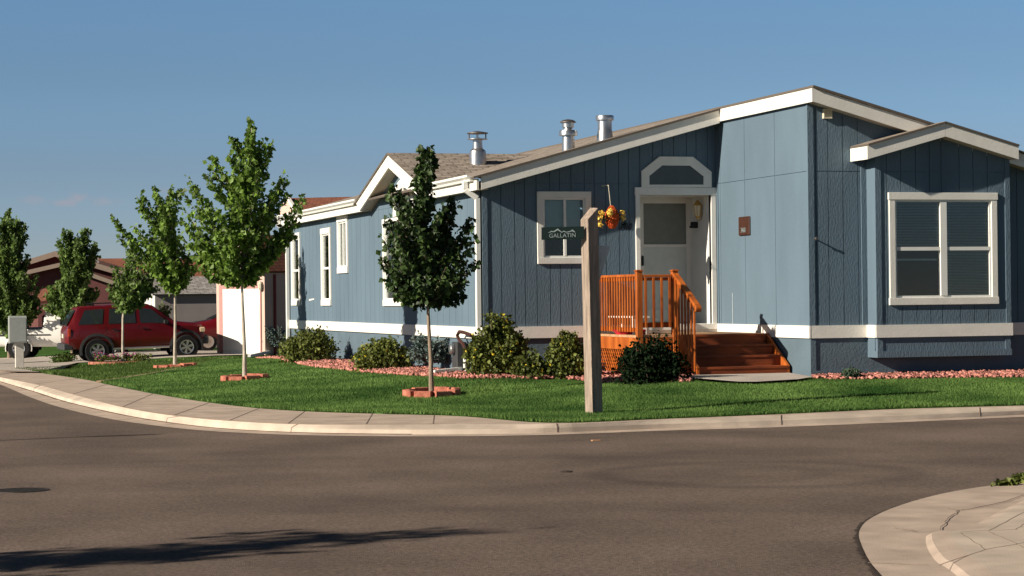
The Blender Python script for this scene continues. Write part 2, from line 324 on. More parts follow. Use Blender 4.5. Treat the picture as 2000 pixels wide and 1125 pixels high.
def window(fr, parent, u0, u1, z0, z1, trim=.1, split='V', blind=None, frac=.5, vert=.03, header=False, sash=True, lab=None, room=True):
    """opening outline u0..u1, z0..z1 is the outside of the trim"""
    mb = MB(); a, b, c, d = u0+trim, u1-trim, z0+trim, z1-trim
    fr.box(mb, u0, a, vert, -.02, z0+trim, z1-trim); fr.box(mb, b, u1, vert, -.02, z0+trim, z1-trim)
    e = .012 if header else 0
    fr.box(mb, u0-e, u1+e, vert+.008, -.02, z1-trim, z1+e); fr.box(mb, u0-e, u1+e, vert+.008, -.02, z0-e, z0+trim)
    W = build('window', mb, WHITE, parent, bevel=.004)
    if lab: W['label'] = lab
    s = MB(); t = .032
    def ring(x0, x1, y0, y1, dp, w_):
        fr.box(s, x0, x0+w_, dp, dp-.05, y0, y1); fr.box(s, x1-w_, x1, dp, dp-.05, y0, y1); fr.box(s, x0+w_, x1-w_, dp, dp-.05, y0, y0+w_); fr.box(s, x0+w_, x1-w_, dp, dp-.05, y1-w_, y1)
    ring(a, b, c, d, .006, t)
    if split == 'V':
        mid = a+(b-a)*frac; fr.box(s, mid-.022, mid+.022, .012, -.04, c+t, d-t)
    elif split == 'H':
        mz = c+(d-c)*frac; fr.box(s, a+t, b-t, .012, -.04, mz-.024, mz+.024)
    elif split == 'VH':
        mid = (a+b)/2; fr.box(s, mid-.055, mid+.055, .02, -.045, c+t, d-t); mz = c+(d-c)*frac
        fr.box(s, a+t, mid-.055, .010, -.04, mz-.028, mz+.028); fr.box(s, mid+.055, b-t, .010, -.04, mz-.028, mz+.028)
    build('sash', s, VINYL, W)
    g = MB(); fr.box(g, a+.01, b-.01, -.018, -.022, c+.01, d-.01); build('pane', g, GLASS, W)
    if blind:
        for (ba, bb, bz0, bz1, kind) in blind:
            q = MB(); U0, U1 = a+(b-a)*ba, a+(b-a)*bb; Z0, Z1 = c+(d-c)*bz0, c+(d-c)*bz1
            if kind == 'slats':
                n = int((Z1-Z0)/.024)
                for i in range(n):
                    z = Z0+(i+.5)*(Z1-Z0)/n; q.hexa([fr.p(U0, -.05, z-.006), fr.p(U1, -.05, z-.006), fr.p(U1, -.066, z+.006), fr.p(U0, -.066, z+.006), fr.p(U0, -.05, z-.004), fr.p(U1, -.05, z-.004), fr.p(U1, -.066, z+.008), fr.p(U0, -.066, z+.008)])
                build('blind', q, BLIND, W)
            else:
                fr.box(q, U0, U1, -.10, -.11, Z0, Z1); build('curtain', q, CURT if kind == 'dark' else BLIND, W)
    return W
BLIND = mat('window_blind', (0.82, 0.86, 0.80), 0.8, 0.05)
CURT = mat('dark_curtain', (0.03, 0.03, 0.028), 0.9, 0.2)
# ================================================================== GROUND
def grid_sheet(name, x0, x1, y0, y1, fn, m, nx=40, ny=60, dz=0.0):
    mb = MB(); xs = np.linspace(x0, x1, nx); ys = np.linspace(y0, y1, ny)
    for y in ys:
        for x in xs: mb.v.append(Vector((x, y, fn(x, y)+dz)))
    for j in range(ny-1):
        for i in range(nx-1): a = j*nx+i; mb.f.append([a, a+1, a+nx+1, a+nx])
    return struct(name, mb, m, fix=False)
ASPH = mat('asphalt', (0.135, 0.100, 0.080), 0.92, 0.22, 0.55, 0.55, 130, hue=(.150, .112, .090), spec=.2, detail=10)
def asphalt_marks():
    n = ASPH.node_tree; b = n.nodes['Principled BSDF']; lk = b.inputs['Base Color'].links[0].from_socket
    g = n.nodes.new('ShaderNodeTexCoord')
    def ringm(c, r, wd, sx_, str_):
        mpn = n.nodes.new('ShaderNodeMapping'); mpn.inputs['Location'].default_value = (-c.x/sx_, -c.y, 0); mpn.inputs['Scale'].default_value = (1/sx_, 1, 0); n.links.new(g.outputs['Object'], mpn.inputs[0])
        ln = n.nodes.new('ShaderNodeVectorMath'); ln.operation = 'LENGTH'; n.links.new(mpn.outputs[0], ln.inputs[0])
        s = n.nodes.new('ShaderNodeMath'); s.operation = 'SUBTRACT'; s.inputs[1].default_value = r; n.links.new(ln.outputs['Value'], s.inputs[0])
        a = n.nodes.new('ShaderNodeMath'); a.operation = 'ABSOLUTE'; n.links.new(s.outputs[0], a.inputs[0])
        mr = n.nodes.new('ShaderNodeMapRange'); mr.interpolation_type = 'SMOOTHSTEP'; mr.inputs['From Max'].default_value = wd; mr.inputs['To Min'].default_value = 1-str_; mr.inputs['To Max'].default_value = 1; n.links.new(a.outputs[0], mr.inputs[0]); return mr.outputs[0]
    cs = []
    c = onroad(1480, 925); e = onroad(1750, 915); r = e.x-c.x
    cs.append(ringm(c, r, .28, 1.0, .20))
    cs.append(ringm(onroad(1380, 925), r*.75, .22, 1.0, .10)); cs.append(ringm(onroad(700, 1500), 9.2, .35, 1.0, .10)); cs.append(ringm(onroad(300, 1300), 12.5, .4, 1.0, .08))
    cur = lk
    nz = n.nodes.new('ShaderNodeTexNoise'); nz.inputs['Scale'].default_value = 30; nz.inputs['Detail'].default_value = 6; nz.inputs['Roughness'].default_value = .8; n.links.new(g.outputs['Object'], nz.inputs[0])
    mr = n.nodes.new('ShaderNodeMapRange'); mr.inputs['From Min'].default_value = .35; mr.inputs['From Max'].default_value = .65; mr.inputs['To Min'].default_value = .55; mr.inputs['To Max'].default_value = 1.45; n.links.new(nz.outputs[0], mr.inputs[0]); cs.append(mr.outputs[0])
    for q in cs:
        mu = n.nodes.new('ShaderNodeVectorMath'); mu.operation = 'SCALE'; n.links.new(cur, mu.inputs[0]); n.links.new(q, mu.inputs['Scale']); cur = mu.outputs[0]
    n.links.new(cur, b.inputs['Base Color'])
asphalt_marks()
grid_sheet('ground', -900, 1500, -200, 3200, lambda X, Y: base(Y)-0.55 - (0.0 if Y < 130 else 0), TURF, 60, 260)
grid_sheet('road', -30, 60, -12, 140, road_z, ASPH, 20, 120)
def lerp_poly(px, n=None):
    return px
def dens(px, step=30):
    out = []
    for a, b in zip(px, px[1:]):
        k = max(1, int(math.hypot(b[0]-a[0], b[1]-a[1])/step))
        for i in range(k): out.append((a[0]+(b[0]-a[0])*i/k, a[1]+(b[1]-a[1])*i/k))
    return out+[px[-1]]
def smooth_chain(px, n=70):
    # Catmull-Rom through control pixels, uniform in parameter
    P = [np.array(p, float) for p in px]; P = [2*P[0]-P[1]] + P + [2*P[-1]-P[-2]]; out = []
    segs = len(P)-3
    for i in range(n):
        t = i/(n-1)*segs; k = min(int(t), segs-1); t -= k; a, b, c, d = P[k:k+4]
        out.append(tuple(0.5*((2*b)+(-a+c)*t+(2*a-5*b+4*c-d)*t*t+(-a+3*b-3*c+d)*t**3)))
    return out
# four lines of the near kerb, left to right, same parameterisation by control point
SA = [(-60, 735), (0, 751), (60, 776), (120, 796), (200, 815), (280, 828), (400, 841), (560, 849), (740, 852), (900, 852), (1080, 849), (1300, 841), (1500, 835), (1750, 825), (2000, 814), (2150, 807)]
SB = [(-40, 732), (0, 745), (70, 766), (130, 785), (215, 805), (300, 821), (420, 836), (565, 844.5), (740, 848), (900, 848), (1080, 845), (1300, 837), (1500, 831), (1750, 821), (2000, 810), (2150, 803)]
SCc = [(-20, 728), (0, 736), (85, 754), (150, 772), (240, 795), (330, 810), (440, 821), (580, 828), (740, 829), (900, 828), (1078, 828), (1300, 820), (1500, 812), (1750, 801), (2000, 794), (2150, 789)]
SD = [(0, 718), (75, 728), (170, 742), (215, 752), (300, 769), (400, 785), (500, 797), (610, 804), (750, 808.5), (900, 813), (1080, 826), (1300, 818), (1500, 810), (1750, 799), (2000, 792), (2150, 787)]
def chain(px, dz): return [ground(x, y, road_z, dz) for x, y in smooth_chain(px, 110)]
LA, LB, LC, LD = chain(SA, .004), chain(SB, .012), chain(SCc, .115), chain(SD, .119)
_d = (LB[0]-LB[6]); _d.z = 0; _d.normalize()    # the kerb runs on up the street beyond the picture's left edge
for _l, _dz in ((LA, .004), (LB, .012), (LC, .115), (LD, .119)):
    _q = _l[0]+_d*22; _q.z = road_z(_q.x, _q.y)+_dz; _l.insert(0, _q)
def strip(name, A, B, m, zlift=0, skirt=0.0):
    mb = MB(); n = len(A)
    for a, b in zip(A, B): mb.v += [Vector(a), Vector(b)]
    for i in range(n-1): mb.f.append([2*i, 2*i+2, 2*i+3, 2*i+1])
    return struct(name, mb, m, fix=False)
strip('gutter', LA, LB, CONC)
kb = MB()
for i in range(len(LB)):    # rolled kerb: steep face then gentle top
    b, c = LB[i], LC[i]
    kb.v += [b, b+(c-b)*.10+Vector((0, 0, .045)), b+(c-b)*.35+Vector((0, 0, .035)), c]
for i in range(len(LB)-1):
    for j in range(3): a = 4*i+j; kb.f.append([a, a+4, a+5, a+1])
struct('kerb', kb, CONC2, fix=False)
strip('sidewalk', LC, LD, CONC)
ck = MB()
for i in range(0, 62):
    a, b = LB[i], LB[i+1]; w_ = random.uniform(.02, .05)*(1.4 if i < 40 else .7); ck.bar(a+Vector((0, 0, .001)), b+Vector((0, 0, .001)), w_, .012)
struct('gutter_crack', ck, mat('dirt_filled_crack', (.075, .050, .036), 1, .3, 20))
# crack/joint strips across the kerb
def joint(pa, pb, wdt=.02, dz=.004):
    mb = MB(); a, b = Vector(pa), Vector(pb); mb.bar(a+Vector((0, 0, dz-.01)), b+Vector((0, 0, dz-.01)), wdt, .02); return mb
jm = MB()
for k in (6, 14, 22, 30, 38, 45, 51, 58, 64):
    jm.bar(LC[k]+Vector((0, 0, .0)), LD[k]+Vector((0, 0, .0)), .012, .006)
for a, b in zip(LC[:66], LC[1:67]): jm.bar(a, b, .010, .006)
for k in (15, 39, 52, 74, 89, 100):
    pts = [LB[k]+Vector((0, 0, .004)), LB[k]+(LC[k]-LB[k])*.10+Vector((0, 0, .049)), LB[k]+(LC[k]-LB[k])*.35+Vector((0, 0, .039)), LC[k]+Vector((0, 0, .004))]
    for a, b in zip(pts, pts[1:]): jm.bar(a, b, .016 if k == 74 else .008, .006)
struct('kerb_joint', jm, mat('dark_joint', (.20, .150, .115), .95, .2))
# lawn: outline -> triangulated sheet following lawn_z
def outline(px, fn): return [fn(x, y) for x, y in px]
lawn_edge = [p for p in LD]
def pip(x, y, P):
    c = False; n = len(P); j = n-1
    for i in range(n):
        if (P[i][1] > y) != (P[j][1] > y) and x < (P[j][0]-P[i][0])*(y-P[i][1])/(P[j][1]-P[i][1])+P[i][0]: c = not c
        j = i
    return c
def sheet(name, poly, fn, m, step=.8, dz=0.0, edge=None):
    P = [(p[0], p[1]) for p in poly]; n = len(P); pts = [Vector(p) for p in P]
    xs = [p[0] for p in P]; ys = [p[1] for p in P]
    x = min(xs)+step/2
    while x < max(xs):
        y = min(ys)+step/2
        while y < max(ys):
            if pip(x, y, P): pts.append(Vector((x, y)))
            y += step
        x += step
    r = delaunay_2d_cdt([Vector((p[0], p[1])) for p in pts], [(i, (i+1) % n) for i in range(n)], [], 1, 1e-5)
    mb = MB(); mb.v = [Vector((v.x, v.y, fn(v.x, v.y)+dz)) for v in r[0]]; mb.f = [list(f) for f in r[2]]
    if edge:
        for i, v in enumerate(mb.v):
            for q in edge:
                if (q.x-v.x)**2+(q.y-v.y)**2 < 1e-6: v.z = q.z
    k = len(mb.v)
    return struct(name, mb, m, fix=False)
split = min(range(110), key=lambda i: abs(LD[i].x-onlawn(205, 748).x)+abs(LD[i].y-onlawn(205, 748).y))
bound_px = [(195, 745), (245, 738), (300, 729), (350, 720), (400, 708), (440, 700)]
BND = [onlawn(x, y) for x, y in bound_px]
main_poly = [Vector(p) for p in LD[split:]] + [Vector((30, LD[-1].y+1, 0)), Vector((30, 58, 0)), Vector((13, 60, 0))] + BND[::-1]
sheet('lawn', main_poly, lawn_z, TURF, .9, .0, LD)
nb = [Vector(p) for p in LD[:split+1]] + BND + [Vector((14, 66, 0)), Vector((14, 120, 0)), Vector((-25, 120, 0)), Vector((-25, LD[0].y+6, 0))]
sheet('neighbouring_lawn', nb, lawn_z, TURF, 1.5, -.012, LD)
db = MB()
for a, b in zip(BND, BND[1:]): db.bar(Vector((a.x, a.y, lawn_z(a.x, a.y)-.0)), Vector((b.x, b.y, lawn_z(b.x, b.y)-.0)), .14, .03)
struct('soil_strip', db, mat('pale_soil', (.34, .24, .15), 1, .3, 8))
# grass blades
def blades(name, poly, m, nfun, h, wd, keep=None, seed=1):
    rg = np.random.default_rng(seed); P = [(p[0], p[1]) for p in poly]
    xs = [p[0] for p in P]; ys = [p[1] for p in P]; Q = []
    for (ya, yb, dn) in nfun:
        y0, y1 = max(min(ys), ya), min(max(ys), yb)
        if y1 <= y0: continue
        x0, x1 = min(xs), max(xs); n = int((x1-x0)*(y1-y0)*dn); X = rg.uniform(x0, x1, n); Y = rg.uniform(y0, y1, n)
        ins = np.zeros(n, bool); j = len(P)-1
        for i in range(len(P)):
            xi, yi = P[i]; xj, yj = P[j]; j = i
            if yi == yj: continue
            cnd = ((yi > Y) != (yj > Y)) & (X < (xj-xi)*(Y-yi)/(yj-yi)+xi); ins ^= cnd
        az = np.arctan2(X, Y); ins &= (np.abs(az-YAW) < .245)
        if keep: ins &= keep(X, Y)
        Q.append(np.stack([X[ins], Y[ins]], 1))
    Q = np.concatenate(Q); n = len(Q); Z = np.array([lawn_z(a, b) for a, b in Q])
    a = rg.uniform(0, 2*math.pi, n); sc = 1 + Q[:, 1]*0
    hh = h*rg.uniform(.6, 1.25, n); ww = wd*rg.uniform(.7, 1.3, n)*(Q[:, 1]/28)
    le = rg.normal(0, .35, (n, 2))*hh[:, None]
    b = np.stack([Q[:, 0], Q[:, 1], Z], 1); dx = np.stack([np.cos(a)*ww, np.sin(a)*ww, 0*a], 1)
    t = b + np.stack([le[:, 0], le[:, 1], hh], 1)
    V = np.stack([b-dx-[0, 0, .01], b+dx-[0, 0, .01], t], 1).reshape(-1, 3); return tag(nmesh(name, V, np.arange(3*n).reshape(-1, 3), m), kind='stuff', label='short mown green grass of the corner lawn' if 'dull' not in name else 'duller green grass of the lawn next door', cat='grass')
GX = [onlawn(x, y) for x, y in [(505, 700), (560, 708), (600, 716), (700, 727), (800, 735), (905, 741), (1050, 741), (1100, 742), (1180, 747), (1300, 744), (1330, 747)]]
def off_gravel(X, Y):    # no blades inside the gravel/house footprint
    gx = np.array([p.x for p in GX]+[20.0]); gy = np.array([p.y for p in GX]+[30.0])
    lim = np.interp(X, [9.1, 9.25, 9.6, 10.6, 12.6, 13.0, 30], [80, 36, 33.5, 31.0, 30.45, 29.7, 29.7])
    wx = (X > WKX[0]) & (Y > np.interp(X, WKP[0], WKP[1]))
    return (Y < lim) & ~wx
_w = [onlawn(x, y) for x, y in [(1345, 744), (1400, 750), (1478, 752.5), (1560, 748), (1588, 743)]]
WKP = ([p.x for p in _w]+[_w[-1].x+.02], [p.y for p in _w]+[99]); WKX = (_w[0].x,)
blades('grass', main_poly, GRASS, [(20, 30.5, 3800), (30.5, 36, 1800), (36, 60, 700)], .032, .006, off_gravel)
blades('grass_dull', nb, GRASS2, [(20, 60, 420), (60, 75, 150)], .05, .008, lambda X, Y: Y < 63.2, 2).name = 'grass_next_door'
# ================================================================== THE HOUSE
Y0, Y1, XL, XR, YB = 34.23, 30.48, 9.81, 13.99, 30.15
SL = .272
house = thing('house', 'blue one-storey home with white trim, grey shingle roof and orange wooden porch', 'house', (XL, Y0, 0))
FA = Frame((0, Y0), (1, 0), (0, -1)); FS = Frame((XL, 0), (0, 1), (-1, 0)); FP = Frame((XR, 0), (0, 1), (-1, 0)); FR = Frame((0, Y1), (1, 0), (0, -1)); FB = Frame((0, YB), (1, 0), (0, -1))
def ztopL(x): return 3.31+SL*(x-9.72)      # top of left roof slope at X=x
def ztopR(x): return 4.47-SL*(x-13.95)
ZB0, ZB1 = .60, .795
# ---- window rectangles from the picture
def rect(fn, plane, xa, ya, xb, yb):
    p, q = fn(xa, ya, plane), fn(xb, yb, plane); return p, q
def urect(axis, plane, xa, ya, xb, yb):
    f = onX if axis == 'X' else onY; p, q = f(xa, ya, plane), f(xb, yb, plane); k = 1 if axis == 'X' else 0
    return min(p[k], q[k]), max(p[k], q[k]), min(p.z, q.z), max(p.z, q.z)
wF = urect('Y', Y0, 1048, 374, 1155, 515); w1 = urect('X', XL, 570, 455, 588, 597); w2 = urect('X', XL, 628, 447, 648, 597); w3 = urect('X', XL, 660, 423, 681, 533)
w4 = urect('X', XL, 749, 430, 836, 598); wB = urect('Y', YB, 1735, 377.5, 1948, 592)
w1 = (w1[0], w1[1], w2[2], w2[3]); w4 = (w4[0], w4[1], 1.14, 2.84)
def hole(r, t=.1): return (r[0]+t, r[1]-t, r[2]+t, r[3]-t)
DX0, DX1, DZ0, DZ1 = onY(1250, 500, Y0).x, onY(1389, 500, Y0).x, .80, onY(1300, 381, Y0).z
gF = [9.81+.13+.2+i*.205 for i in range(20)]
gF = [g + (.03 if i % 3 == 1 else 0) for i, g in enumerate(gF)]
gS = [34.3+i*.41 for i in range(42)]
zt = lambda u: ztopL(u)-.16
build('wall', boards(FA, XL, XR, ZB1-.02, zt, gF, [hole(wF), (DX0, DX1, DZ0-.02, DZ1)], 3.19), SIDING, house, label='shaded blue front wall with the front door')
DA = onX(784, 297, 9.55); DAy, DAz = 39.73, 4.03
GY0, GY1 = DAy-3.2, DAy+3.2; DS = (DAz-3.12)/3.2
def ztS(u): return max(3.22, DAz-.14-DS*abs(u-DAy)) if GY0 < u < GY1 else 3.22
ztS.kinks = [DAy, DAy-2.4, DAy+2.4, GY0+.1, GY1-.1, DAy-(DAz-.14-3.22)/DS, DAy+(DAz-.14-3.22)/DS]
build('wall', boards(FS, Y0-.0, 51.0, ZB1-.02, ztS, gS, [hole(r) for r in (w1, w2, w3, w4)], 3.05, gw=.01, gd=.006, thick=.07), SIDING, house, label='long sunlit blue side wall')
build('wall', boards(FP, Y1+.0, Y0+.3, ZB1-.02, 4.40, [onX(1456, 500, XR).y, onX(1515, 500, XR).y, onX(1408, 500, XR).y], [], 3.19, gw=.012, thick=.07), SIDING, house, label='sunlit blue wall beside the steps')
gR = [onY(x, 500, Y1).x for x in (1595, 1619, 1648, 1677)]
build('wall', boards(FR, XR+.07, 18.3, ZB1-.02, lambda u: ztopR(u)-.16, gR + [17.4, 17.6, 17.8, 18.0], [(15.1, 17.2, ZB1, 3.3)], 3.19, thick=.07), SIDING, house)
# bay (box window)
bx0, bx1 = 14.965, 17.285
gB = [onY(x, 330, YB).x for x in (1731, 1759, 1788, 1815, 1838, 1873, 1900, 1928)]
BAx, BAz = 16.03, 3.88
ztB = lambda u: BAz-.02-SL*abs(u-BAx)
ztB.kinks = [BAx]
build('wall', boards(FB, bx0, bx1, ZB1-.02, ztB, gB, [hole(wB, .08)], onY(1830, 335, YB).z), SIDING, house, label='blue wall of the box bay')
def each(name, boxes, m, parent, **k):
    for a, b in boxes: q = MB(); q.box(a, b); build(name, q, m, parent, **k)
each('bay_side', [((bx0, YB+.08, .3), (bx0+.06, Y1, 3.5)), ((bx1-.06, YB+.08, .3), (bx1, Y1, 3.5))], SIDING, house)
each('corner_trim', [((bx0, YB, ZB1), (bx0+.085, YB-.014, 3.45)), ((bx1-.085, YB, ZB1), (bx1, YB-.014, 3.45)), ((XR, Y1, ZB1), (XR+.085, Y1-.014, 4.26)), ((XL, Y0, ZB1), (XL+.09, Y0-.016, 3.12)),
    ((XR-.014, Y1-.014, ZB1), (XR, Y1+.03, 4.26)), ((bx0-.012, YB-.014, ZB1), (bx0, YB+.12, 3.4)), ((XR-.014, Y0-.09, ZB1), (XR, Y0-.005, 4.1)), ((bx0-.09, Y1, ZB1), (bx0-.001, Y1-.02, 3.5))], SIDING, house)
# skirting and white band
sk = MB(); FA.box(sk, XL, XR, -.015, -.1, -.6, ZB0+.05); FS.box(sk, Y0+.0, 51.0, -.015, -.1, -1.0, ZB0+.05); FP.box(sk, Y1, Y0, -.004, -.1, -.6, ZB0+.05)
FR.box(sk, XR+.1, 18.3, -.004, -.1, -.6, ZB0+.05)
build('skirting', sk, SKIRT, house)
sk = MB(); FA.box(sk, XL, XL+.09, .0, -.015, 0, ZB0+.02); build('skirting_trim', sk, SKIRT, house)
sk = MB(); FR.box(sk, XR, XR+.09, .012, -.004, .1, ZB0+.02); FR.box(sk, XR-.003, 18.3, .016, -.004, -.1, .10)
build('skirting_trim', sk, SKIRT, house)
sb = MB(); FB.box(sb, bx0+.012, bx1-.012, -.012, -.33, .32, ZB0+.03); FB.box(sb, bx0-.005, bx1+.004, .016, -.325, .290, .39); FB.box(sb, bx0+.006, bx0+.10, .0, -.02, .38, ZB0+.02); FB.box(sb, bx1-.10, bx1-.006, .0, -.02, .38, ZB0+.02)
build('bay_base', sb, SIDING, house)
bn = MB(); FA.box(bn, XL-.028, XR-.02, .028, -.01, ZB0, ZB1); FS.box(bn, Y0-.001, 51.03, .028, -.01, ZB0, ZB1); FP.box(bn, Y1-.028, Y0-.029, .028, -.01, ZB0, ZB1)
FR.box(bn, XR+.001, bx0-.03, .028, -.01, ZB0, ZB1); FB.box(bn, bx0-.028, bx1+.02, .028, -.01, ZB0, ZB1); bn.box((bx0-.028, YB-.001, ZB0), (bx0+.002, Y1, ZB1)); FR.box(bn, bx1+.021, 18.3, .028, -.01, ZB0, ZB1)
build('white_band', bn, WHITE, house)
# closing walls so that the inside is dark
cl = MB(); cl.box((XL+.1, 50.9, -.6), (18.2, 51.0, 3.2)); cl.box((18.2, Y1+.1, -.6), (18.3, 51.0, 3.28)); cl.box((XL+.08, Y0+.1, ZB0), (18.2, 50.9, ZB0+.04)); cl.box((XR+.08, Y1+.09, ZB0), (18.2, Y0+.1, ZB0+.04))
cl.prism([(XL+.1, 50.9, 3.19), (18.2, 50.9, 3.19), (13.95, 50.9, 4.3)], (0, .1, 0))
build('wall', cl, SIDING, house)
# ---- roofs
RZ = 4.47
slab_roof('roof', [(9.56, 33.83, ztopL(9.56)), (9.56, 51.35, ztopL(9.56)), (13.96, 51.35, ztopL(13.96)), (13.96, 33.83, ztopL(13.96))], .035, SHINGLE, house)
slab_roof('roof', [(18.75, 51.35, ztopR(18.75)), (18.75, 30.12, ztopR(18.75)), (13.93, 30.12, ztopR(13.93)+.004), (13.93, 51.35, ztopR(13.93)+.004)], .035, SHINGLE, house)
dzr = DAz+.02
Xmeet = 9.72+(dzr-3.31)/SL
ex = 9.52
slab_roof('roof', [(ex, DAy-2.95, dzr-DS*2.95), (ex, DAy, dzr), (Xmeet, DAy, dzr), (ex+.14, DAy-2.95, dzr-DS*2.95)], .03, SHINGLE, house)
o = slab_roof('roof', [(ex, DAy, dzr), (ex, DAy+2.95, dzr-DS*2.95), (ex+.14, DAy+2.95, dzr-DS*2.95), (Xmeet, DAy, dzr)], .03, SHINGLE, house)
# proper UVs for the dormer slopes (courses run along +X)
for oo in [c for c in house.children if c.name.startswith('roof')][-2:]:
    uvl = oo.data.uv_layers[0]
    for lp in oo.data.loops:
        c = oo.data.vertices[lp.vertex_index].co; uvl.data[lp.index].uv = (c.x, abs(c.y+Y0-DAy)*1.04)
    for pl in oo.data.polygons:
        if abs(pl.normal.z) < .6:
            for li in pl.loop_indices: uvl.data[li].uv = (.155, .004)
hip = MB()
for yy in np.linspace(30.14, 33.83, 14)[:-1]: hip.box((13.90, yy, RZ-.005), (14.02, yy+.30, RZ+.018))
slab_roof('roof', [(bx0-.26, 29.85, BAz+.05-SL*(BAx-bx0+.26)), (BAx, 29.85, BAz+.05), (BAx, 30.5, BAz+.05), (bx0-.26, 30.9, BAz+.05-SL*(BAx-bx0+.26))], .03, SHINGLE, house)
slab_roof('roof', [(BAx, 29.85, BAz+.05), (bx1+.02, 29.85, BAz+.05-SL*(bx1-BAx+.02)), (bx1+.02, 30.5, BAz+.05-SL*(bx1-BAx+.02)), (BAx, 30.5, BAz+.05)], .03, SHINGLE, house)
# ---- fascias
def rake(y, xa, za, xb, zb, h=.215, th=.035):
    mb = MB(); mb.hexa([(xa, y, za-h), (xb, y, zb-h), (xb, y+th, zb-h), (xa, y+th, za-h), (xa, y, za), (xb, y, zb), (xb, y+th, zb), (xa, y+th, za)]); return mb
build('fascia', rake(33.86, 9.70, ztopL(9.70)-.037, 13.915, ztopL(13.915)-.037), WHITE, house, label='white rake board over the shaded front wall')
build('fascia', rake(30.16, 13.952, ztopR(13.952)-.037, 18.7, ztopR(18.7)-.037, .205), WHITE, house)
build('fascia', rake(29.875, 14.72, BAz+.017-SL*(BAx-14.72), BAx-.001, BAz+.017, .20), WHITE, house)
build('fascia', rake(29.875, BAx+.004, BAz+.017, 17.30, BAz+.017-SL*(17.30-BAx), .20), WHITE, house)
f = MB(); f.box((13.92, 30.16, RZ-.242), (13.95, 33.91, RZ-.035)); build('fascia', f, WHITE, house, label='sunlit white fascia at the ridge step')
f = MB(); f.box((14.70, 29.875, BAz+.017-SL*(BAx-14.70)-.20), (14.719, 30.47, BAz+.017-SL*(BAx-14.70))); build('fascia', f, WHITE, house)
f = MB(); f.box((9.62, 33.86, 3.05), (9.66, DAy-2.6, 3.235)); build('fascia', f, WHITE, house)
f = MB(); f.box((9.62, DAy+2.6, 3.05), (9.66, 51.3, 3.235)); build('fascia', f, WHITE, house, label='white eave fascia along the side wall')
f = MB()
for sgn in (-1, 1):
    ya, yb = DAy, DAy+sgn*3.2
    f = MB(); f.prism([(9.55, ya, dzr-.28), (9.55, ya, dzr-.03), (9.55, ya+sgn*(dzr-.03-3.22)/DS, 3.22), (9.55, ya+sgn*(dzr-.28-3.05)/DS, 3.05)], (.035, 0, 0))
    build('fascia', f, WHITE, house, label='white gable board above the arched window')
each('soffit', [((9.66, 33.9, 3.06), (XL+.02, DAy-2.5, 3.075)), ((9.66, DAy+2.5, 3.06), (XL+.02, 51.3, 3.075))], SOFFIT, house); so = MB()
for sgn in (-1, 1):
    ya, yb = DAy, DAy+sgn*2.6; so.hexa([(9.585, ya, dzr-.26), (9.84, ya, dzr-.26), (9.84, yb, dzr-.26-DS*2.6), (9.585, yb, dzr-.26-DS*2.6), (9.585, ya, dzr-.25), (9.84, ya, dzr-.25), (9.84, yb, dzr-.25-DS*2.6), (9.585, yb, dzr-.25-DS*2.6)])
so.hexa([(9.7, 33.9, ztopL(9.7)-.24), (13.9, 33.9, ztopL(13.9)-.24), (13.9, Y0+.01, ztopL(13.9)-.24), (9.7, Y0+.01, ztopL(9.7)-.24), (9.7, 33.9, ztopL(9.7)-.23), (13.9, 33.9, ztopL(13.9)-.23), (13.9, Y0+.01, ztopL(13.9)-.23), (9.7, Y0+.01, ztopL(9.7)-.23)])
so.hexa([(13.955, 30.196, ztopR(13.955)-.22), (18.7, 30.196, ztopR(18.7)-.22), (18.7, Y1+.01, ztopR(18.7)-.22), (13.955, Y1+.01, ztopR(13.955)-.22), (13.955, 30.196, ztopR(13.955)-.21), (18.7, 30.196, ztopR(18.7)-.21), (18.7, Y1+.01, ztopR(18.7)-.21), (13.955, Y1+.01, ztopR(13.955)-.21)])
for xa, xb in ((14.72, BAx), (BAx, 17.3)):
    za, zb = BAz+.017-SL*abs(BAx-xa)-.19, BAz+.017-SL*abs(BAx-xb)-.19
    so.hexa([(xa, 29.91, za), (xb, 29.91, zb), (xb, YB+.01, zb), (xa, YB+.01, za), (xa, 29.91, za+.01), (xb, 29.91, zb+.01), (xb, YB+.01, zb+.01), (xa, YB+.01, za+.01)])
build('soffit', so, SOFFIT, house)
# ---- gutters: ogee profile
def gutter(ya, yb):
    mb = MB(); pr = [(9.62, 3.20), (9.56, 3.20), (9.545, 3.235), (9.50, 3.27), (9.50, 3.305), (9.515, 3.305), (9.515, 3.285), (9.62, 3.285)]
    mb.prism([(x, ya, z) for x, z in pr], (0, yb-ya, 0)); return mb
build('gutter', gutter(34.02, DAy-2.75), VINYL, house); build('gutter', gutter(DAy+2.75, 51.3), VINYL, house)
dp = MB()
def sq(mb, pts, w_=.06, h_=.08):
    for a, b in zip(pts, pts[1:]): mb.bar(a, b, w_, h_, Vector((0, 1, 0)) if abs((Vector(b)-Vector(a)).normalized().y) < .9 else Vector((0, 0, 1)))
sq(dp, [(9.55, 34.32, 3.22), (9.55, 34.32, 3.08), (9.755, 34.30, 2.93), (9.755, 34.30, .22)], .085, .085)
build('downspout', dp, VINYL, house, bevel=.008)
dp = MB(); sq(dp, [(9.55, 51.15, 3.22), (9.55, 51.15, 3.08), (9.755, 51.05, 2.93), (9.755, 51.05, .1)], .085, .085); build('downspout', dp, VINYL, house, bevel=.008)
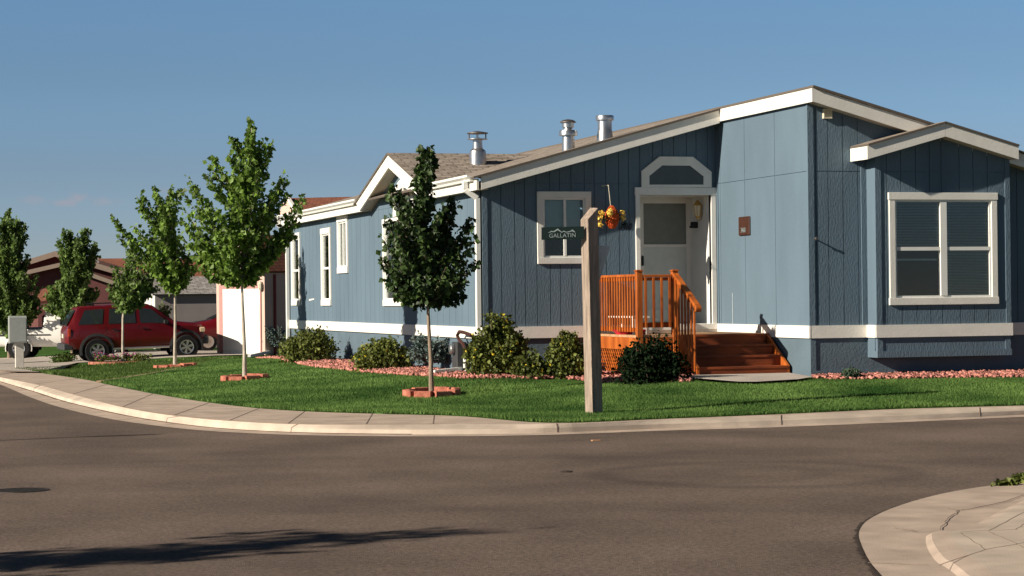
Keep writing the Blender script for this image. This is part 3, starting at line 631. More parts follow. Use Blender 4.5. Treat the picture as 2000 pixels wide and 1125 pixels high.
# ---- vents on the roof
def roofz(x): return ztopL(x)
va = onY(933, 300, 38.6)
vents = []
for (px, ytop, ybot, Yp, kind) in ((933, 256, 300, 38.9, 'a'), (1110, 233, 288, 34.5, 'b'), (1181.5, 226, 270, 34.5, 'c')):
    pb = onY(px, ybot, Yp); pt = onY(px, ytop, Yp); c = Vector((pb.x, Yp, 0)); zb_ = min(pb.z, roofz(pb.x))-.05; ztp = pt.z; H = ztp-pb.z; mb = MB()
    k = (onY(px+10, ybot, Yp).x-pb.x)/10
    if kind == 'a': pr = [(16*k, 0), (15*k, H*.12), (9.5*k, H*.22), (9*k, H*.46), (9*k, H*.60), (9.5*k, H*.61), (19*k, H*.62), (19*k, H*.655), (8*k, H*.66), (5*k, H*.7)]
    elif kind == 'b': pr = [(12*k, -.05), (11.5*k, H*.28), (11*k, H*.41), (17*k, H*.42), (17*k, H*.55), (16*k, H*.6), (9*k, H*.61), (8*k, H*.70), (11*k, H*.71), (11*k, H*.88), (13.5*k, H*.89)]
    else: pr = [(15*k, -.08), (14*k, H*.3), (13*k, H*.37), (13*k, H*.78), (16.5*k, H*.79), (17*k, H*.95), (16*k, H), (14*k, H)]
    for i in range(1): mb.lathe((c.x, c.y, pb.z), [(pr[0][0], zb_-pb.z)]+pr, 20)
    V_ = build('flue', mb, GALV, house, smooth=True)
    if kind in 'ab':
        cp = MB()
        if kind == 'a':
            cp.lathe((c.x, c.y, pb.z), [(20*k, H*.88), (20*k, H*.92), (9*k, H*.97), (2*k, H)], 20)
            for q in range(6): a_ = q*1.047+.3; cp.tube([(c.x+18*k*math.cos(a_), c.y+18*k*math.sin(a_), pb.z+H*.64), (c.x+18*k*math.cos(a_), c.y+18*k*math.sin(a_), pb.z+H*.9)], .008, 5)
        else: cp.lathe((c.x, c.y, pb.z), [(15*k, H*.88), (15*k, H*.91), (10*k, H*.97), (2*k, H)], 20)
        build('cap', cp, DKSTEEL, V_, smooth=True)
# ---- windows
window(FA, house, *wF, trim=.105, split='V', frac=.52, blind=[(.0, .52, .45, 1, 'flat'), (.52, .93, .5, 1, 'flat'), (.3, .5, 0, .45, 'dark')])
window(FB, house, *wB, trim=.10, split='VH', frac=.50, header=True, blind=[(0, .5, .52, 1, 'slats'), (.5, 1, .0, 1, 'slats'), (0, .5, .38, .40, 'flat')])
window(FS, house, *w1, trim=.13, split='H', frac=.48); window(FS, house, *w2, trim=.13, split='H', frac=.48, blind=[(0, 1, .0, .46, 'dark')]); window(FS, house, *w3, trim=.13, split='V'); window(FS, house, *w4, trim=.12, split='VH', frac=.5, blind=[(0, .4, .3, 1, 'flat')])
# arched window on the gable
au0, au1 = onX(810, 425, XL).y, onX(771, 425, XL).y; az0 = 2.86; az1 = onX(789, 349, XL).z; ac = (au0+au1)/2; ar = (au1-au0)/2
def arch(r0, r1, zs, zsp, d0, d1):   # ring between outer half-width r0 and inner r1
    mb = MB(); n = 14; oc = []; ic = []
    for i in range(n+1):
        a = math.pi*i/n; oc.append((ac+r0*math.cos(a), zsp+(az1-zsp)*math.sin(a))); ic.append((ac+r1*math.cos(a), zsp+(az1-(r0-r1)*1.0-zsp)*math.sin(a)))
    oc = [(ac+r0, zs)]+oc+[(ac-r0, zs)]; ic = [(ac+r1, zs)]+ic+[(ac-r1, zs)]
    for (a, b, c, d) in zip(oc, oc[1:], ic, ic[1:]): mb.hexa([FS.p(a[0], d0, a[1]), FS.p(b[0], d0, b[1]), FS.p(d[0], d0, d[1]), FS.p(c[0], d0, c[1]), FS.p(a[0], d1, a[1]), FS.p(b[0], d1, b[1]), FS.p(d[0], d1, d[1]), FS.p(c[0], d1, c[1])])
    return mb, oc, ic
mb, oc, ic = arch(ar, ar-.17, az0+.1, az1-.42, .001, .035); FS.box(mb, au0, au1, .001, .04, az0, az0+.1); FS.box(mb, ac-.03, ac+.03, .012, .03, az0+.1, az1-.15)
AW = build('arched_window', mb, WHITE, house)
pn = MB(); pn.prism([FS.p(u, .002, z) for u, z in ic], FS.N*.008); build('pane', pn, mat('dark_reflecting_glass', (.03, .04, .05), .08, .1, spec=.6), AW)
# ---- door alcove
AD = .93
al = MB(); al.box((DX0-.02, Y0+.0, .74), (DX1+.02, Y0+AD+.1, .80)); al.box((DX0-.06, Y0+.03, .8), (DX0, Y0+AD+.05, DZ1)); al.box((DX1, Y0+.03, .8), (DX1+.05, Y0+AD+.05, DZ1)); al.box((DX0-.06, Y0+.03, DZ1), (DX1+.05, Y0+AD+.1, DZ1+.05)); al.box((DX0-.06, Y0+AD, .8), (DX1+.05, Y0+AD+.05, DZ1))
build('entry_recess', al, VINYL, house)
dt = MB(); t = .085
p1 = onY(1240, 366, Y0); p2 = onY(1397.5, 367, Y0)
FA.box(dt, p1.x, DX0, .035, -.03, ZB1+.0, DZ1); FA.box(dt, DX1, p2.x-.01, .035, -.03, ZB1-.0, DZ1); FA.box(dt, p1.x-.01, p2.x, .04, -.03, DZ1, p1.z); FA.box(dt, p1.x, p2.x-.01, .05, -.03, .70, .798)
build('door_surround', dt, WHITE, house, bevel=.003)
Yd = Y0+AD; FD = Frame((0, Yd), (1, 0), (0, -1))
d0, d1 = onY(1250, 500, Yd).x-.02, onY(1347, 500, Yd).x; dz0, dz1 = .83, onY(1300, 389, Yd).z
dr = MB(); ft = .075; zm = onY(1300, 480, Yd).z
FD.box(dr, d0, d0+ft, .05, .01, dz0, dz1); FD.box(dr, d1-ft, d1, .05, .01, dz0, dz1); FD.box(dr, d0+ft, d1-ft, .05, .01, dz1-ft, dz1); FD.box(dr, d0+ft, d1-ft, .05, .01, dz0, dz0+.2); FD.box(dr, d0+ft, d1-ft, .055, .01, zm-.025, zm+.025)
DOOR = build('door', dr, WHITE, house, bevel=.003, label='white storm door')
q = MB(); FD.box(q, d0+ft, d1-ft, .028, .024, zm+.02, dz1-ft); build('screen', q, mat('dark_screen', (.19, .20, .18), .6, .08), DOOR)
q = MB(); FD.box(q, d0+ft, d1-ft, .030, .024, dz0+.2, zm-.02); build('panel', q, mat('grey_white_glazed_panel', (.56, .59, .56), .4, .05), DOOR)
q = MB(); hx = onY(1252.5, 510, Yd).x+.01; FD.box(q, d0+.025, d0+.06, .09, .05, onY(1252, 519, Yd).z, onY(1252, 500, Yd).z); build('handle', q, BLACK, DOOR, bevel=.006)
jb = MB(); FD.box(jb, d1, d1+.05, .06, 0, .8, dz1+.05); FD.box(jb, DX0, d1, .06, 0, dz1, dz1+.05); build('door_jamb', jb, WHITE, house)
# eight-sided transom window above the door
P = [onY(x, y, Y0) for x, y in ((1252, 366), (1252, 334), (1287, 306), (1352, 306.5), (1388.5, 336), (1388.5, 366))]; cxx = (P[0].x+P[-1].x)/2; czz = P[0].z+.05
I_ = [onY(x, y, Y0) for x, y in ((1266, 362), (1266, 343), (1292, 322), (1347, 322.5), (1374, 344), (1374, 362))]
tw = MB()
for a in range(len(P)):
    b = (a+1) % len(P); q = [P[a], P[b], I_[b], I_[a]]; tw.prism([FA.p(v.x, .001, v.z) for v in q], Vector((0, -.034, 0)))
TW = build('transom_window', tw, WHITE, house)
q = MB(); q.prism([FA.p(v.x, .002, v.z) for v in I_], Vector((0, -.012, 0))); build('pane', q, MATS['dark_reflecting_glass'], TW)
q = MB()
for a in range(len(I_)): q.bar(FA.p(I_[a].x, .018, I_[a].z), FA.p(I_[(a+1) % 6].x, .018, I_[(a+1) % 6].z), .02, .03, Vector((0, 1, 0)))
build('sash', q, VINYL, TW)
# lamp and bell in the recess
lx = onX(1372, 410, DX1); lp = MB(); c = Vector((DX1-.09, lx.y, lx.z-.02)); lp.lathe(c, [(.02, -.13), (.045, -.10), (.05, -.09)], 8); lp.lathe(c, [(.085, .10), (.075, .115), (.03, .17), (.008, .2)], 8)
for q_ in range(6): a = q_*1.047; lp.tube([c+Vector((.046*math.cos(a), .046*math.sin(a), -.09)), c+Vector((.078*math.cos(a), .078*math.sin(a), .10))], .006, 4)
lp.tube([c+Vector((.09, 0, -.02)), c+Vector((.06, 0, -.15)), c+Vector((0, 0, -.17)), c+Vector((0, 0, -.12))], .008, 6)
LAMP = build('wall_lamp', lp, BRASS, house, smooth=True); q = MB(); q.lathe(c, [(.04, -.085), (.068, .095)], 8); build('lamp_glass', q, mat('frosted_glass', (.7, .66, .5), .3, .05), LAMP)
b_ = onX(1361, 440, DX1); q = MB(); q.box((DX1-.10, b_.y-.06, b_.z-.05), (DX1, b_.y+.06, b_.z+.06)); q.box((DX1-.16, b_.y-.1, b_.z-.05), (DX1-.1, b_.y-.04, b_.z-.01)); build('letter_holder', q, BLACK, house, bevel=.01)
for (x0_, y0_, x1_, y1_, fn_, pl_, fr_) in ((604, 586, 614, 584, onX, XL, FS),):
    A_, B_ = fn_(x0_, y0_, pl_), fn_(x1_, y1_, pl_); q = MB(); q.hexa([fr_.p(A_.y, .002, A_.z-.02), fr_.p(B_.y, .002, B_.z-.012), fr_.p(B_.y, .006, B_.z-.012), fr_.p(A_.y, .006, A_.z-.02), fr_.p(A_.y, .002, A_.z+.02), fr_.p(B_.y, .002, B_.z+.012), fr_.p(B_.y, .006, B_.z+.012), fr_.p(A_.y, .006, A_.z+.02)]); build('pale_scuff', q, WHITE, house)
A_ = onX(1431, 600, XR); q = MB(); q.box((XR-.004, A_.y-.012, ZB1), (XR-.001, A_.y+.012, onX(1431, 572, XR).z)); build('pale_scuff', q, mat('rubbed_paint', (.30, .34, .36), .8, .1), house)
# numbers, plaque, small vent, tap
text('house_number', '3460', .155, mat('black_number', (.006, .006, .008), .5, .1), house, FA.p(onY(1221, 443, Y0).x, .006, onY(1221, 443, Y0).z), (1, 0, 0), (0, 0, 1), .004, .35, wscale=.72)
a, b = onX(1445, 424, XR), onX(1466.5, 459, XR); q = MB(); q.box((XR-.03, a.y, b.z), (XR, b.y, a.z)); PL = build('number_plaque', q, BROWN, house, bevel=.012)
text('number', '3460', .115, SIGNW, PL, (XR-.032, (a.y+b.y)/2+.02, b.z+.085), (0, -1, 0), (0, 0, 1), .002, wscale=.9)
a, b = onY(1606, 213, Y1), onY(1623, 232, Y1); q = MB(); FR.box(q, a.x, b.x, .05, 0, b.z, b.z+.02); FR.box(q, a.x, b.x, .05, 0, a.z-.02, a.z); FR.box(q, a.x, a.x+.02, .05, 0, b.z+.02, a.z-.02); FR.box(q, b.x-.02, b.x, .05, 0, b.z+.02, a.z-.02); FR.box(q, a.x+.02, b.x-.02, .02, 0, b.z+.02, a.z-.02)
build('exhaust_vent', q, CREAM, house)
c = onY(1590, 466, Y1); q = MB(); q.lathe((c.x, Y1-.07, c.z-.03), [(.008, 0), (.012, .02), (.008, .04)], 8); q.tube([(c.x, Y1, c.z), (c.x, Y1-.08, c.z)], .012, 6); q.lathe((c.x, Y1-.10, c.z), [(.02, 0), (.024, .008), (.02, .016)], 8, 'Y'); build('tap', q, DKSTEEL, house)
# ================================================================== PORCH
DXa, DYf, DZ = 11.69, 32.0, .66
SX0, SX1 = 12.42, 13.945
deck = thing('porch', 'orange stained wooden porch with railing and four steps at the front door', 'porch', (DXa, DYf, 0))
q = MB()
for i in range(16):
    y = DYf+.02+i*.138; q.box((DXa, y, DZ-.035), (SX1, min(y+.13, Y0-.03), DZ))
build('deck_boards', q, mat('pale_deck_boards', (.48, .27, .14), .8, .25, 6, .3, 30), deck)
q = MB(); q.box((DXa+.005, DYf+.03, DZ-.235), (DXa+.04, Y0-.03, DZ-.037)); q.box((DXa+.005, DYf, DZ-.235), (SX1, DYf+.03, DZ-.037)); build('rim_board', q, ORANGE, deck)
# lattice
q = MB(); d = .09; hL = DZ-.24
def latt(fr, u0, u1, z0, z1, mbx):
    k = u0-(z1-z0)
    while k < u1:
        for sg in (1, -1):
            a = (k, z0) if sg > 0 else (k+(z1-z0)*.8, z0); b = (k+(z1-z0)*.8, z1) if sg > 0 else (k, z1)
            pts = []
            (ua, za), (ub, zb) = a, b
            t0, t1 = 0, 1
            if ua != ub:
                ts = sorted([(u0-ua)/(ub-ua), (u1-ua)/(ub-ua)]); t0 = max(0, ts[0]); t1 = min(1, ts[1])
            if t1-t0 > .05:
                A = fr.p(ua+(ub-ua)*t0, -.012*(sg > 0), za+(zb-za)*t0); B = fr.p(ua+(ub-ua)*t1, -.012*(sg > 0), za+(zb-za)*t1); mbx.bar(A, B, .008, .028, fr.N.cross((B-A).normalized()))
        k += d
latt(Frame((DXa+.03, 0), (0, 1), (-1, 0)), DYf+.03, Y0-.05, .0, hL+.01, q); latt(Frame((0, DYf+.02), (1, 0), (0, -1)), DXa+.02, SX0, .0, hL+.01, q); build('lattice', q, ORANGE, deck)
q = MB(); q.box((DXa+.25, DYf+.2, -.1), (SX1, Y0-.1, hL-.06)); build('under_deck_shade', q, mat('deck_shade_black', (.03, .016, .01), .95, .2), deck)  # near-black block behind the lattice stands in for shade under the deck
def newel(x, y, z0, z1, w_=.095):
    q = MB(); q.box((x-w_/2, y-w_/2, z0), (x+w_/2, y+w_/2, z1-.03)); q.box((x-w_/2-.012, y-w_/2-.012, z1-.03), (x+w_/2+.012, y+w_/2+.012, z1-.008)); q.box((x-w_/2+.01, y-w_/2+.01, z1-.008), (x+w_/2-.01, y+w_/2-.01, z1)); build('newel_post', q, ORANGE, deck, bevel=.004)
PX, P2X = 11.755, 12.36
newel(PX, DYf+.04, .3, 1.70); newel(P2X, DYf+.04, .3, 1.70); newel(PX, Y0-.1, DZ, 1.70)
def rail(a, b, w_=.09, h_=.04): q = MB(); q.bar(a, b, w_, h_); build('rail', q, ORANGE, deck, bevel=.004)
rail((PX, DYf+.09, 1.61), (PX, Y0-.15, 1.61)); rail((PX, DYf+.09, DZ+.085), (PX, Y0-.15, DZ+.085), .04, .07); rail((PX, DYf+.09, 1.555), (PX, Y0-.15, 1.555), .04, .06)
rail((PX+.05, DYf+.04, 1.60), (P2X-.05, DYf+.04, 1.60)); rail((PX+.05, DYf+.04, DZ+.16), (P2X-.05, DYf+.04, DZ+.16), .04, .08); rail((PX+.05, DYf+.04, 1.55), (P2X-.05, DYf+.04, 1.55), .04, .05)
def balus(x, y, z0, z1, wx=.017): q = MB(); q.box((x-wx, y-.018, z0), (x+wx, y+.018, z1)); build('baluster', q, ORANGE, deck)
for i in range(16): balus(PX-.035, DYf+.2+i*.125, DZ+.05, 1.59, .010)
for i in range(4): balus(PX+.10+i*.135, DYf+.0, DZ+.12, 1.575)
# steps
RUN = .27; RISE = DZ/4
for i in range(4):
    yb = DYf-i*RUN; z = DZ-i*RISE
    q = MB(); q.box((SX0, yb-.004-(.0), z-RISE), (SX1-.04, yb-.03+.0, z-.036)); build('riser', q, STEPW, deck)
    if i:
        q = MB(); q.box((SX0, yb-.045, z-.036), (SX1-.04, yb+RUN-.031, z)); build('tread', q, STEPW, deck, bevel=.003)
    else:
        q = MB(); q.box((SX0, yb-.045, z-.038), (SX1, yb+.019, z-.002)); build('tread', q, STEPW, deck, bevel=.003)
yE = DYf-3*RUN-.03
for x in (SX0-.04, SX1-.04):
    q = MB(); q.prism([(x, DYf-.05, DZ-.02), (x, yE, RISE+.0), (x, yE, 0), (x, DYf-.05, 0)], (.038, 0, 0)); build('stringer', q, ORANGE, deck)
hr0, hr1 = Vector((P2X, DYf-.01, 1.62)), Vector((P2X, DYf-.93, 1.12))
q = MB(); q.bar(hr0, hr1, .09, .045); q.bar(hr0-Vector((0, 0, .06)), hr1-Vector((0, 0, .06)), .04, .07); q.tube([hr1+Vector((-.045, -.01, -.04)), hr1+Vector((.045, -.01, -.04))], .055, 10); build('handrail', q, ORANGE, deck, bevel=.003)
for i in range(7):
    t = (i+.6)/7; y = hr0.y+(hr1.y-hr0.y)*t; zt_ = hr0.z+(hr1.z-hr0.z)*t; balus(P2X-.03, y, max(.1, DZ-.30-(DYf-y)*.6), zt_-.02, .011)
# things on the porch
c = Vector((11.98, 33.1, DZ)); q = MB(); q.lathe(c, [(.22, 0), (.27, .05), (.29, .075), (.27, .07), (.22, .02)], 18); tag(build('tray', q, mat('pinkish_red_plastic', (.55, .02, .05), .4, .05), smooth=True), 'round pinkish red plastic tray lying on the orange porch', 'tray')
bench = thing('bench', 'low white slatted bench behind the porch railing', 'bench', (12.0, 33.3, DZ))
q = MB()
for i in range(3): q.box((11.92+i*.1, 32.75, .93), (12.0+i*.1, 34.05, .955))
build('seat', q, WHITE, bench)
for x in (11.94, 12.18):
    for y in (32.8, 34.0): q = MB(); q.box((x-.02, y-.02, DZ), (x+.02, y+.02, .928)); build('leg', q, WHITE, bench)
matt = MB(); matt.box((12.75, 33.5, DZ+.001), (13.5, 33.95, DZ+.014))
# hanging basket
bk = onY(1193, 424, 33.98); hk = onY(1188.5, 364, 33.98)
hb = thing('hanging_basket', 'orange wicker basket of yellow flowers hanging from a wall hook left of the door', 'basket', (bk.x, bk.y, bk.z-.25))
q = MB()
for i in range(-4, 5):
    for sg in (1, -1):
        pts = []
        for k in range(13):
            t = k/12; z = -.19+.38*t; r = .125*math.sin(math.pi*min(1, max(0, .08+.88*t)))**.75; a = i*.36+sg*t*1.6-.5; pts.append(bk+Vector((r*math.sin(a)*.9+.02, -r*math.cos(a)*.9, z)))
        q.tube(pts, .009, 4)
q.lathe(bk+Vector((.02, 0, 0)), [(.02, -.185), (.09, -.11), (.112, -.03), (.112, .02), (.07, .13), (.02, .18)], 12)
build('wicker', q, mat('orange_wicker', (.48, .075, .012), .7, .3, 30), hb)
q = MB(); q.tube([bk+Vector((0, 0, .18)), Vector((hk.x, bk.y, hk.z))], .006, 5); q.tube([Vector((hk.x, bk.y, hk.z)), Vector((hk.x, bk.y+.02, hk.z+.02)), Vector((hk.x-.03, Y0, hk.z+.02))], .009, 5); build('hook', q, CREAM, hb)
def blobs(cs, r, n, size, rg):
    V = []; F_ = []
    for (x, y, z) in cs:
        for _ in range(n):
            d = rg.normal(size=3); d /= np.linalg.norm(d); p = np.array([x, y, z])+d*r*rg.uniform(.4, 1); u = rg.normal(size=3); u -= d*u.dot(d)*.6; u /= np.linalg.norm(u); v = np.cross(d, u); s_ = size*rg.uniform(.7, 1.3); k = len(V)
            V += [p-u*s_, p-v*s_*.6, p+u*s_, p+v*s_*.6]; F_.append([k, k+1, k+2, k+3])
    return np.array(V), np.array(F_)
rg = np.random.default_rng(4)
V, F_ = blobs([(bk.x-.19, bk.y-.05, bk.z+.07), (bk.x-.21, bk.y-.04, bk.z-.03), (bk.x-.2, bk.y-.03, bk.z-.12), (bk.x-.05, bk.y-.13, bk.z+.10), (bk.x-.07, bk.y-.13, bk.z+.04), (bk.x+.19, bk.y-.04, bk.z+.06), (bk.x+.2, bk.y-.03, bk.z-.02)], .06, 34, .026, rg)
nmesh('flowers', V, F_, mat('pale_yellow_petals', (.80, .55, .10), .6, .1, isl=.2), hb)
V, F_ = blobs([(bk.x-.1, bk.y-.1, bk.z-.03), (bk.x-.15, bk.y-.03, bk.z+.0), (bk.x+.22, bk.y-.02, bk.z-.1), (bk.x+.15, bk.y, bk.z)], .06, 20, .022, rg); nmesh('leaves', V, F_, DARKB, hb)
# ================================================================== SIGN POST
pb = onlawn(1160, 808); D = (pb-CAM).dot(FW); pt = at(1163, 404, D)
post = thing('sign_post', 'weathered square wooden post on the lawn carrying a dark green street sign', 'post', pb)
ang = -math.radians(17)    # faces: the left one narrow and sunlit, the right one wide and shaded
h = pt.z-pb.z; a1 = Vector((math.cos(-ang), math.sin(-ang), 0)); a2 = Vector((-a1.y, a1.x, 0)); hw = .082
lean = Vector((RT.x, RT.y, 0))*(-.035)
pc = pb+a2*.05+Vector((RT.x, RT.y, 0))*.03
def pq(x, y, z): return pc + a1*x + a2*y + Vector((0, 0, z)) + lean*(z/h)
q = MB(); Z = [-.2, .5, 1.2, 1.9, h-.22]
ringv = [(-hw, -hw), (hw, -hw), (hw, hw), (-hw, hw)]
for z in Z: q.v += [pq(x, y, z) for x, y in ringv]
q.v += [pq(-hw, -hw, h-.16), pq(hw, -hw, h-.01), pq(hw, hw, h+.0), pq(-hw, hw, h-.16)]
for i in range(len(Z)):
    for j in range(4): q.f.append([4*i+j, 4*i+(j+1) % 4, 4*i+4+(j+1) % 4, 4*i+4+j])
q.f.append([4*len(Z)+j for j in range(4)])
build('post_shaft', q, GREYW, post, bevel=.005)
sc0, sc1, sc2 = at(1057.5, 444, D-.05), at(1141, 442, D-.05), at(1057.5, 468.5, D-.05); xd = (sc1-sc0).normalized(); upv = Vector((0, 0, 1)); nrm = xd.cross(upv).normalized()
hh_ = (sc0-sc2).length
q = MB(); q.prism([sc2, sc2+xd*(sc1-sc0).length, sc1, sc0], -nrm*.02); SG = build('sign_board', q, SIGNG, post, bevel=.002)
mid = (sc2+sc1)/2+nrm*.003
text('lettering', 'GALLATIN', .074, SIGNW, SG, mid-upv*hh_*.20-xd*.005, xd, upv, .0015, wscale=1.0)
def sp(x, y): p = at(x, y, D-.05); t = (p-sc2); return sc2+xd*t.dot(xd)+upv*t.dot(upv)+nrm*.0035
mt = [(1070, 455), (1077, 451), (1081, 452), (1089, 446.5), (1097, 453.5), (1101, 451), (1106, 453.5), (1113, 452), (1118, 449), (1124, 454.5)]
q = MB(); q.prism([sp(x, y) for x, y in mt]+[sp(x, y) for x, y in [(1121, 454.5), (1117, 452.3), (1113, 454), (1106, 454.8), (1101, 453), (1097, 455), (1089, 450), (1082, 454), (1077, 453.2), (1072, 455)]], nrm*.0015); build('mountain_emblem', q, SIGNW, SG)
w0, w1_, w2_, w3_ = [at(x, y, D+.12) for x, y in ((1160, 480), (1190, 480), (1191, 486), (1171, 548))]
q = MB(); q.prism([at(1155, 480, D+.12), w1_, w2_, w3_, at(1155, 548, D+.12)], FW*.012); build('back_panel', q, mat('pale_grey_plastic_sheet', (.74, .75, .78), .5, .05, trans=.6), post)
# ================================================================== FOLIAGE
def leaves_at(P, size, rg, up=.35, droop=0.0):
    P = np.asarray(P); n = len(P); d = rg.normal(size=(n, 3)); d[:, 2] = d[:, 2]*.7+up-.0; d /= np.linalg.norm(d, axis=1)[:, None]
    u = rg.normal(size=(n, 3)); u[:, 2] -= .5+droop; u -= d*(u*d).sum(1)[:, None]; u /= np.linalg.norm(u, axis=1)[:, None]; v = np.cross(d, u); s = size*rg.uniform(.45, 1.4, n)[:, None]
    fold = d*s*.22
    V = np.stack([P, P+u*s*.55-v*s*.48+fold, P+u*s*1.15, P+u*s*.55+v*s*.48+fold], 1).reshape(-1, 3)
    k = np.arange(n)*4; return V, np.stack([np.stack([k, k+1, k+2], 1), np.stack([k, k+2, k+3], 1)], 1).reshape(-1, 3)
def px_poly_sampler(poly, n, rg):
    xs = [p[0] for p in poly]; ys = [p[1] for p in poly]; out = []
    while len(out) < n:
        x, y = rg.uniform(min(xs), max(xs)), rg.uniform(min(ys), max(ys))
        if pip(x, y, poly): out.append((x, y))
    return out
def tree(name, label, cat, basep, D, trunk_px, tips, poly, leaf, lsize, nleaf, bark, tr, nfill=40, spread=.10, group=None, seed=1, thick=.5, up=.35, bark_r=.012, tighten=1.0):
    """trunk_px: pixels bottom->top; tips: silhouette twig tips; poly: crown outline; all placed at their own depth round the trunk"""
    rg = np.random.default_rng(seed); t = thing(name, label, cat, basep, group=group)
    T = [at(x, y, D) for x, y in trunk_px]; T[0] = Vector((basep.x, basep.y, basep.z-.05))
    for i in range(1, len(T)): T[i] += FW*float(rg.normal(0, .03))+RT*float(rg.normal(0, .008))
    n = len(T); q = MB(); q.tube(T, [tr*(1-.88*(i/(n-1))**.9)*(1.25 if i == 0 else 1) for i in range(n)], 9); build('trunk', q, bark, t, smooth=True)
    crown_y = max(p[1] for p in poly); pts = []; q = MB()
    cxm = sum(p[0] for p in poly)/len(poly)
    gx_, gy_ = cxm_ = (sum(p[0] for p in poly)/len(poly), sum(p[1] for p in poly)/len(poly)); poly = [(gx_+(x-gx_)*.92, gy_+(y-gy_)*.92) for x, y in poly]
    allt = [(x, y, True) for x, y in tips] + [(x, y, False) for x, y in px_poly_sampler(poly, nfill, rg)]
    fork = [i for i, p in enumerate(trunk_px) if p[1] <= crown_y+25] or [n-1]
    wd = (max(p[0] for p in poly)-min(p[0] for p in poly))*D/F/2
    per = max(1, nleaf//len(allt))
    for x, y, ext in allt:
        # half-width of crown at this height decides how far in depth a twig may go
        rowx = [p for p in poly]; dx = abs(x-cxm)*D/F; dm = math.sqrt(max(0.02, wd*wd-dx*dx))*thick*(.35 if ext else 1.0)
        e = at(x, y, D)+FW*float(rg.uniform(-dm, dm))
        # start on the trunk, lower than the tip
        dist = abs(x-cxm)*.9+28+ (20 if ext else rg.uniform(0, 25)); sy = min(y+dist, crown_y+5)
        k = min(range(n), key=lambda i: abs(trunk_px[i][1]-sy)); k2 = max(1, k)
        # interpolate along trunk
        i0 = max(i for i in range(n) if trunk_px[i][1] >= sy) if trunk_px[0][1] >= sy else 0; i0 = min(i0, n-2)
        ya, yb = trunk_px[i0][1], trunk_px[i0+1][1]; f_ = 0 if ya == yb else min(1, max(0, (ya-sy)/(ya-yb))); s = T[i0].lerp(T[i0+1], f_)
        c = s.lerp(e, .5)+Vector((0, 0, -.10*(e-s).length)); B = []
        for j in range(7): u = j/6; B.append(s*(1-u)**2+c*2*u*(1-u)+e*u*u)
        r0 = bark_r*(1.25 if ext else .8); q.tube(B, [r0*(1-.8*j/6) for j in range(7)], 5, cap=False)
        m_ = int(per*(1.7 if ext else .85)); uu = rg.uniform(.28 if not ext else .20, 1.0, m_)
        for u in uu:
            p = s*(1-u)**2+c*2*u*(1-u)+e*u*u; w_ = spread*(1.25-.75*u)*tighten; pts.append(np.array(p)+rg.normal(0, w_*.55, 3))
    build('branches', q, bark, t, smooth=True)
    P = np.array(pts); V, F_ = leaves_at(P, lsize, rg, up); nmesh('crown', V, F_, leaf, t); return t
def ring(label, c, r, n, group='brick rings around the young trees', h=.10, layers=1):
    t = thing('brick_ring', label, 'edging', c, group=group)
    for L_ in range(layers):
        for i in range(n):
            a = 2*math.pi*(i+.5*L_)/n + .2; p = Vector(c)+Vector((r*math.cos(a), r*math.sin(a), 0)); p.z = lawn_z(p.x, p.y); tg = Vector((-math.sin(a), math.cos(a), 0)); ln = 2*math.pi*r/n*.46; q = MB(); z0 = p.z-.02+L_*h; jit = random.uniform(-.008, .008)
            rd = Vector((math.cos(a), math.sin(a), 0)); w_ = .055
            q.hexa([p-tg*ln-rd*w_+Vector((0, 0, z0-p.z)), p+tg*ln*1.0-rd*w_+Vector((0, 0, z0-p.z)), p+tg*ln+rd*w_+Vector((0, 0, z0-p.z)), p-tg*ln+rd*w_+Vector((0, 0, z0-p.z)),
                    p-tg*ln-rd*w_+Vector((0, 0, z0-p.z+h+jit)), p+tg*ln-rd*w_+Vector((0, 0, z0-p.z+h+jit)), p+tg*ln+rd*w_+Vector((0, 0, z0-p.z+h+jit)), p-tg*ln+rd*w_+Vector((0, 0, z0-p.z+h+jit))])
            build('brick', q, BRICK, t, bevel=.008)
    q = MB(); q.lathe((c.x, c.y, lawn_z(c.x, c.y)), [(r-.05, .0), (r-.05, .03), (.05, .055)], 16); build('soil', q, SOIL, t)
    return t
# tree 1 (dark, in front of the side wall)
b1 = onlawn(843, 772); D1 = (b1-CAM).dot(FW)
t1_tips = [(825, 288), (842, 290), (846, 310), (820, 320), (768, 362), (758, 372), (895, 392), (885, 385), (920, 425), (924, 438), (932, 512), (914, 548), (908, 578), (750, 428), (748, 460), (744, 500), (745, 515), (752, 545), (762, 560), (775, 578), (870, 585), (800, 568), (905, 545), (926, 470)]
t1_poly = [(822, 290), (846, 292), (850, 320), (838, 350), (852, 380), (890, 395), (895, 425), (922, 425), (928, 470), (930, 515), (912, 540), (910, 578), (870, 588), (835, 580), (790, 578), (765, 562), (745, 520), (746, 470), (752, 425), (780, 415), (762, 390), (765, 365), (790, 385), (808, 350), (812, 320)]
tree('linden_tree', 'small dark green tree with straight trunk in front of the blue side wall', 'tree', b1, D1, [(843, 772), (840, 700), (838, 640), (836, 590), (834, 520), (833, 440), (831, 370), (829, 310), (828, 292)], t1_tips, t1_poly, LEAFD, .074, 9000, BARK, .035, 105, .066, seed=11, thick=.75)
ring('brick ring around the dark tree by the side wall, two courses high', b1, .36, 8, layers=1, h=.11)
b2 = onlawn(478, 741); D2 = (b2-CAM).dot(FW)
t2_tips = [(489, 234), (490, 250), (457, 272), (447, 300), (514, 274), (531, 282), (412, 303), (405, 318), (404, 340), (553, 340), (561, 345), (560, 380), (595, 377), (592, 390), (586, 420), (580, 435), (366, 345), (372, 365), (356, 373), (355, 400), (352, 430), (350, 460), (380, 500), (430, 545), (445, 540), (395, 530), (560, 470), (575, 455), (545, 480), (525, 500), (500, 540), (520, 520)]
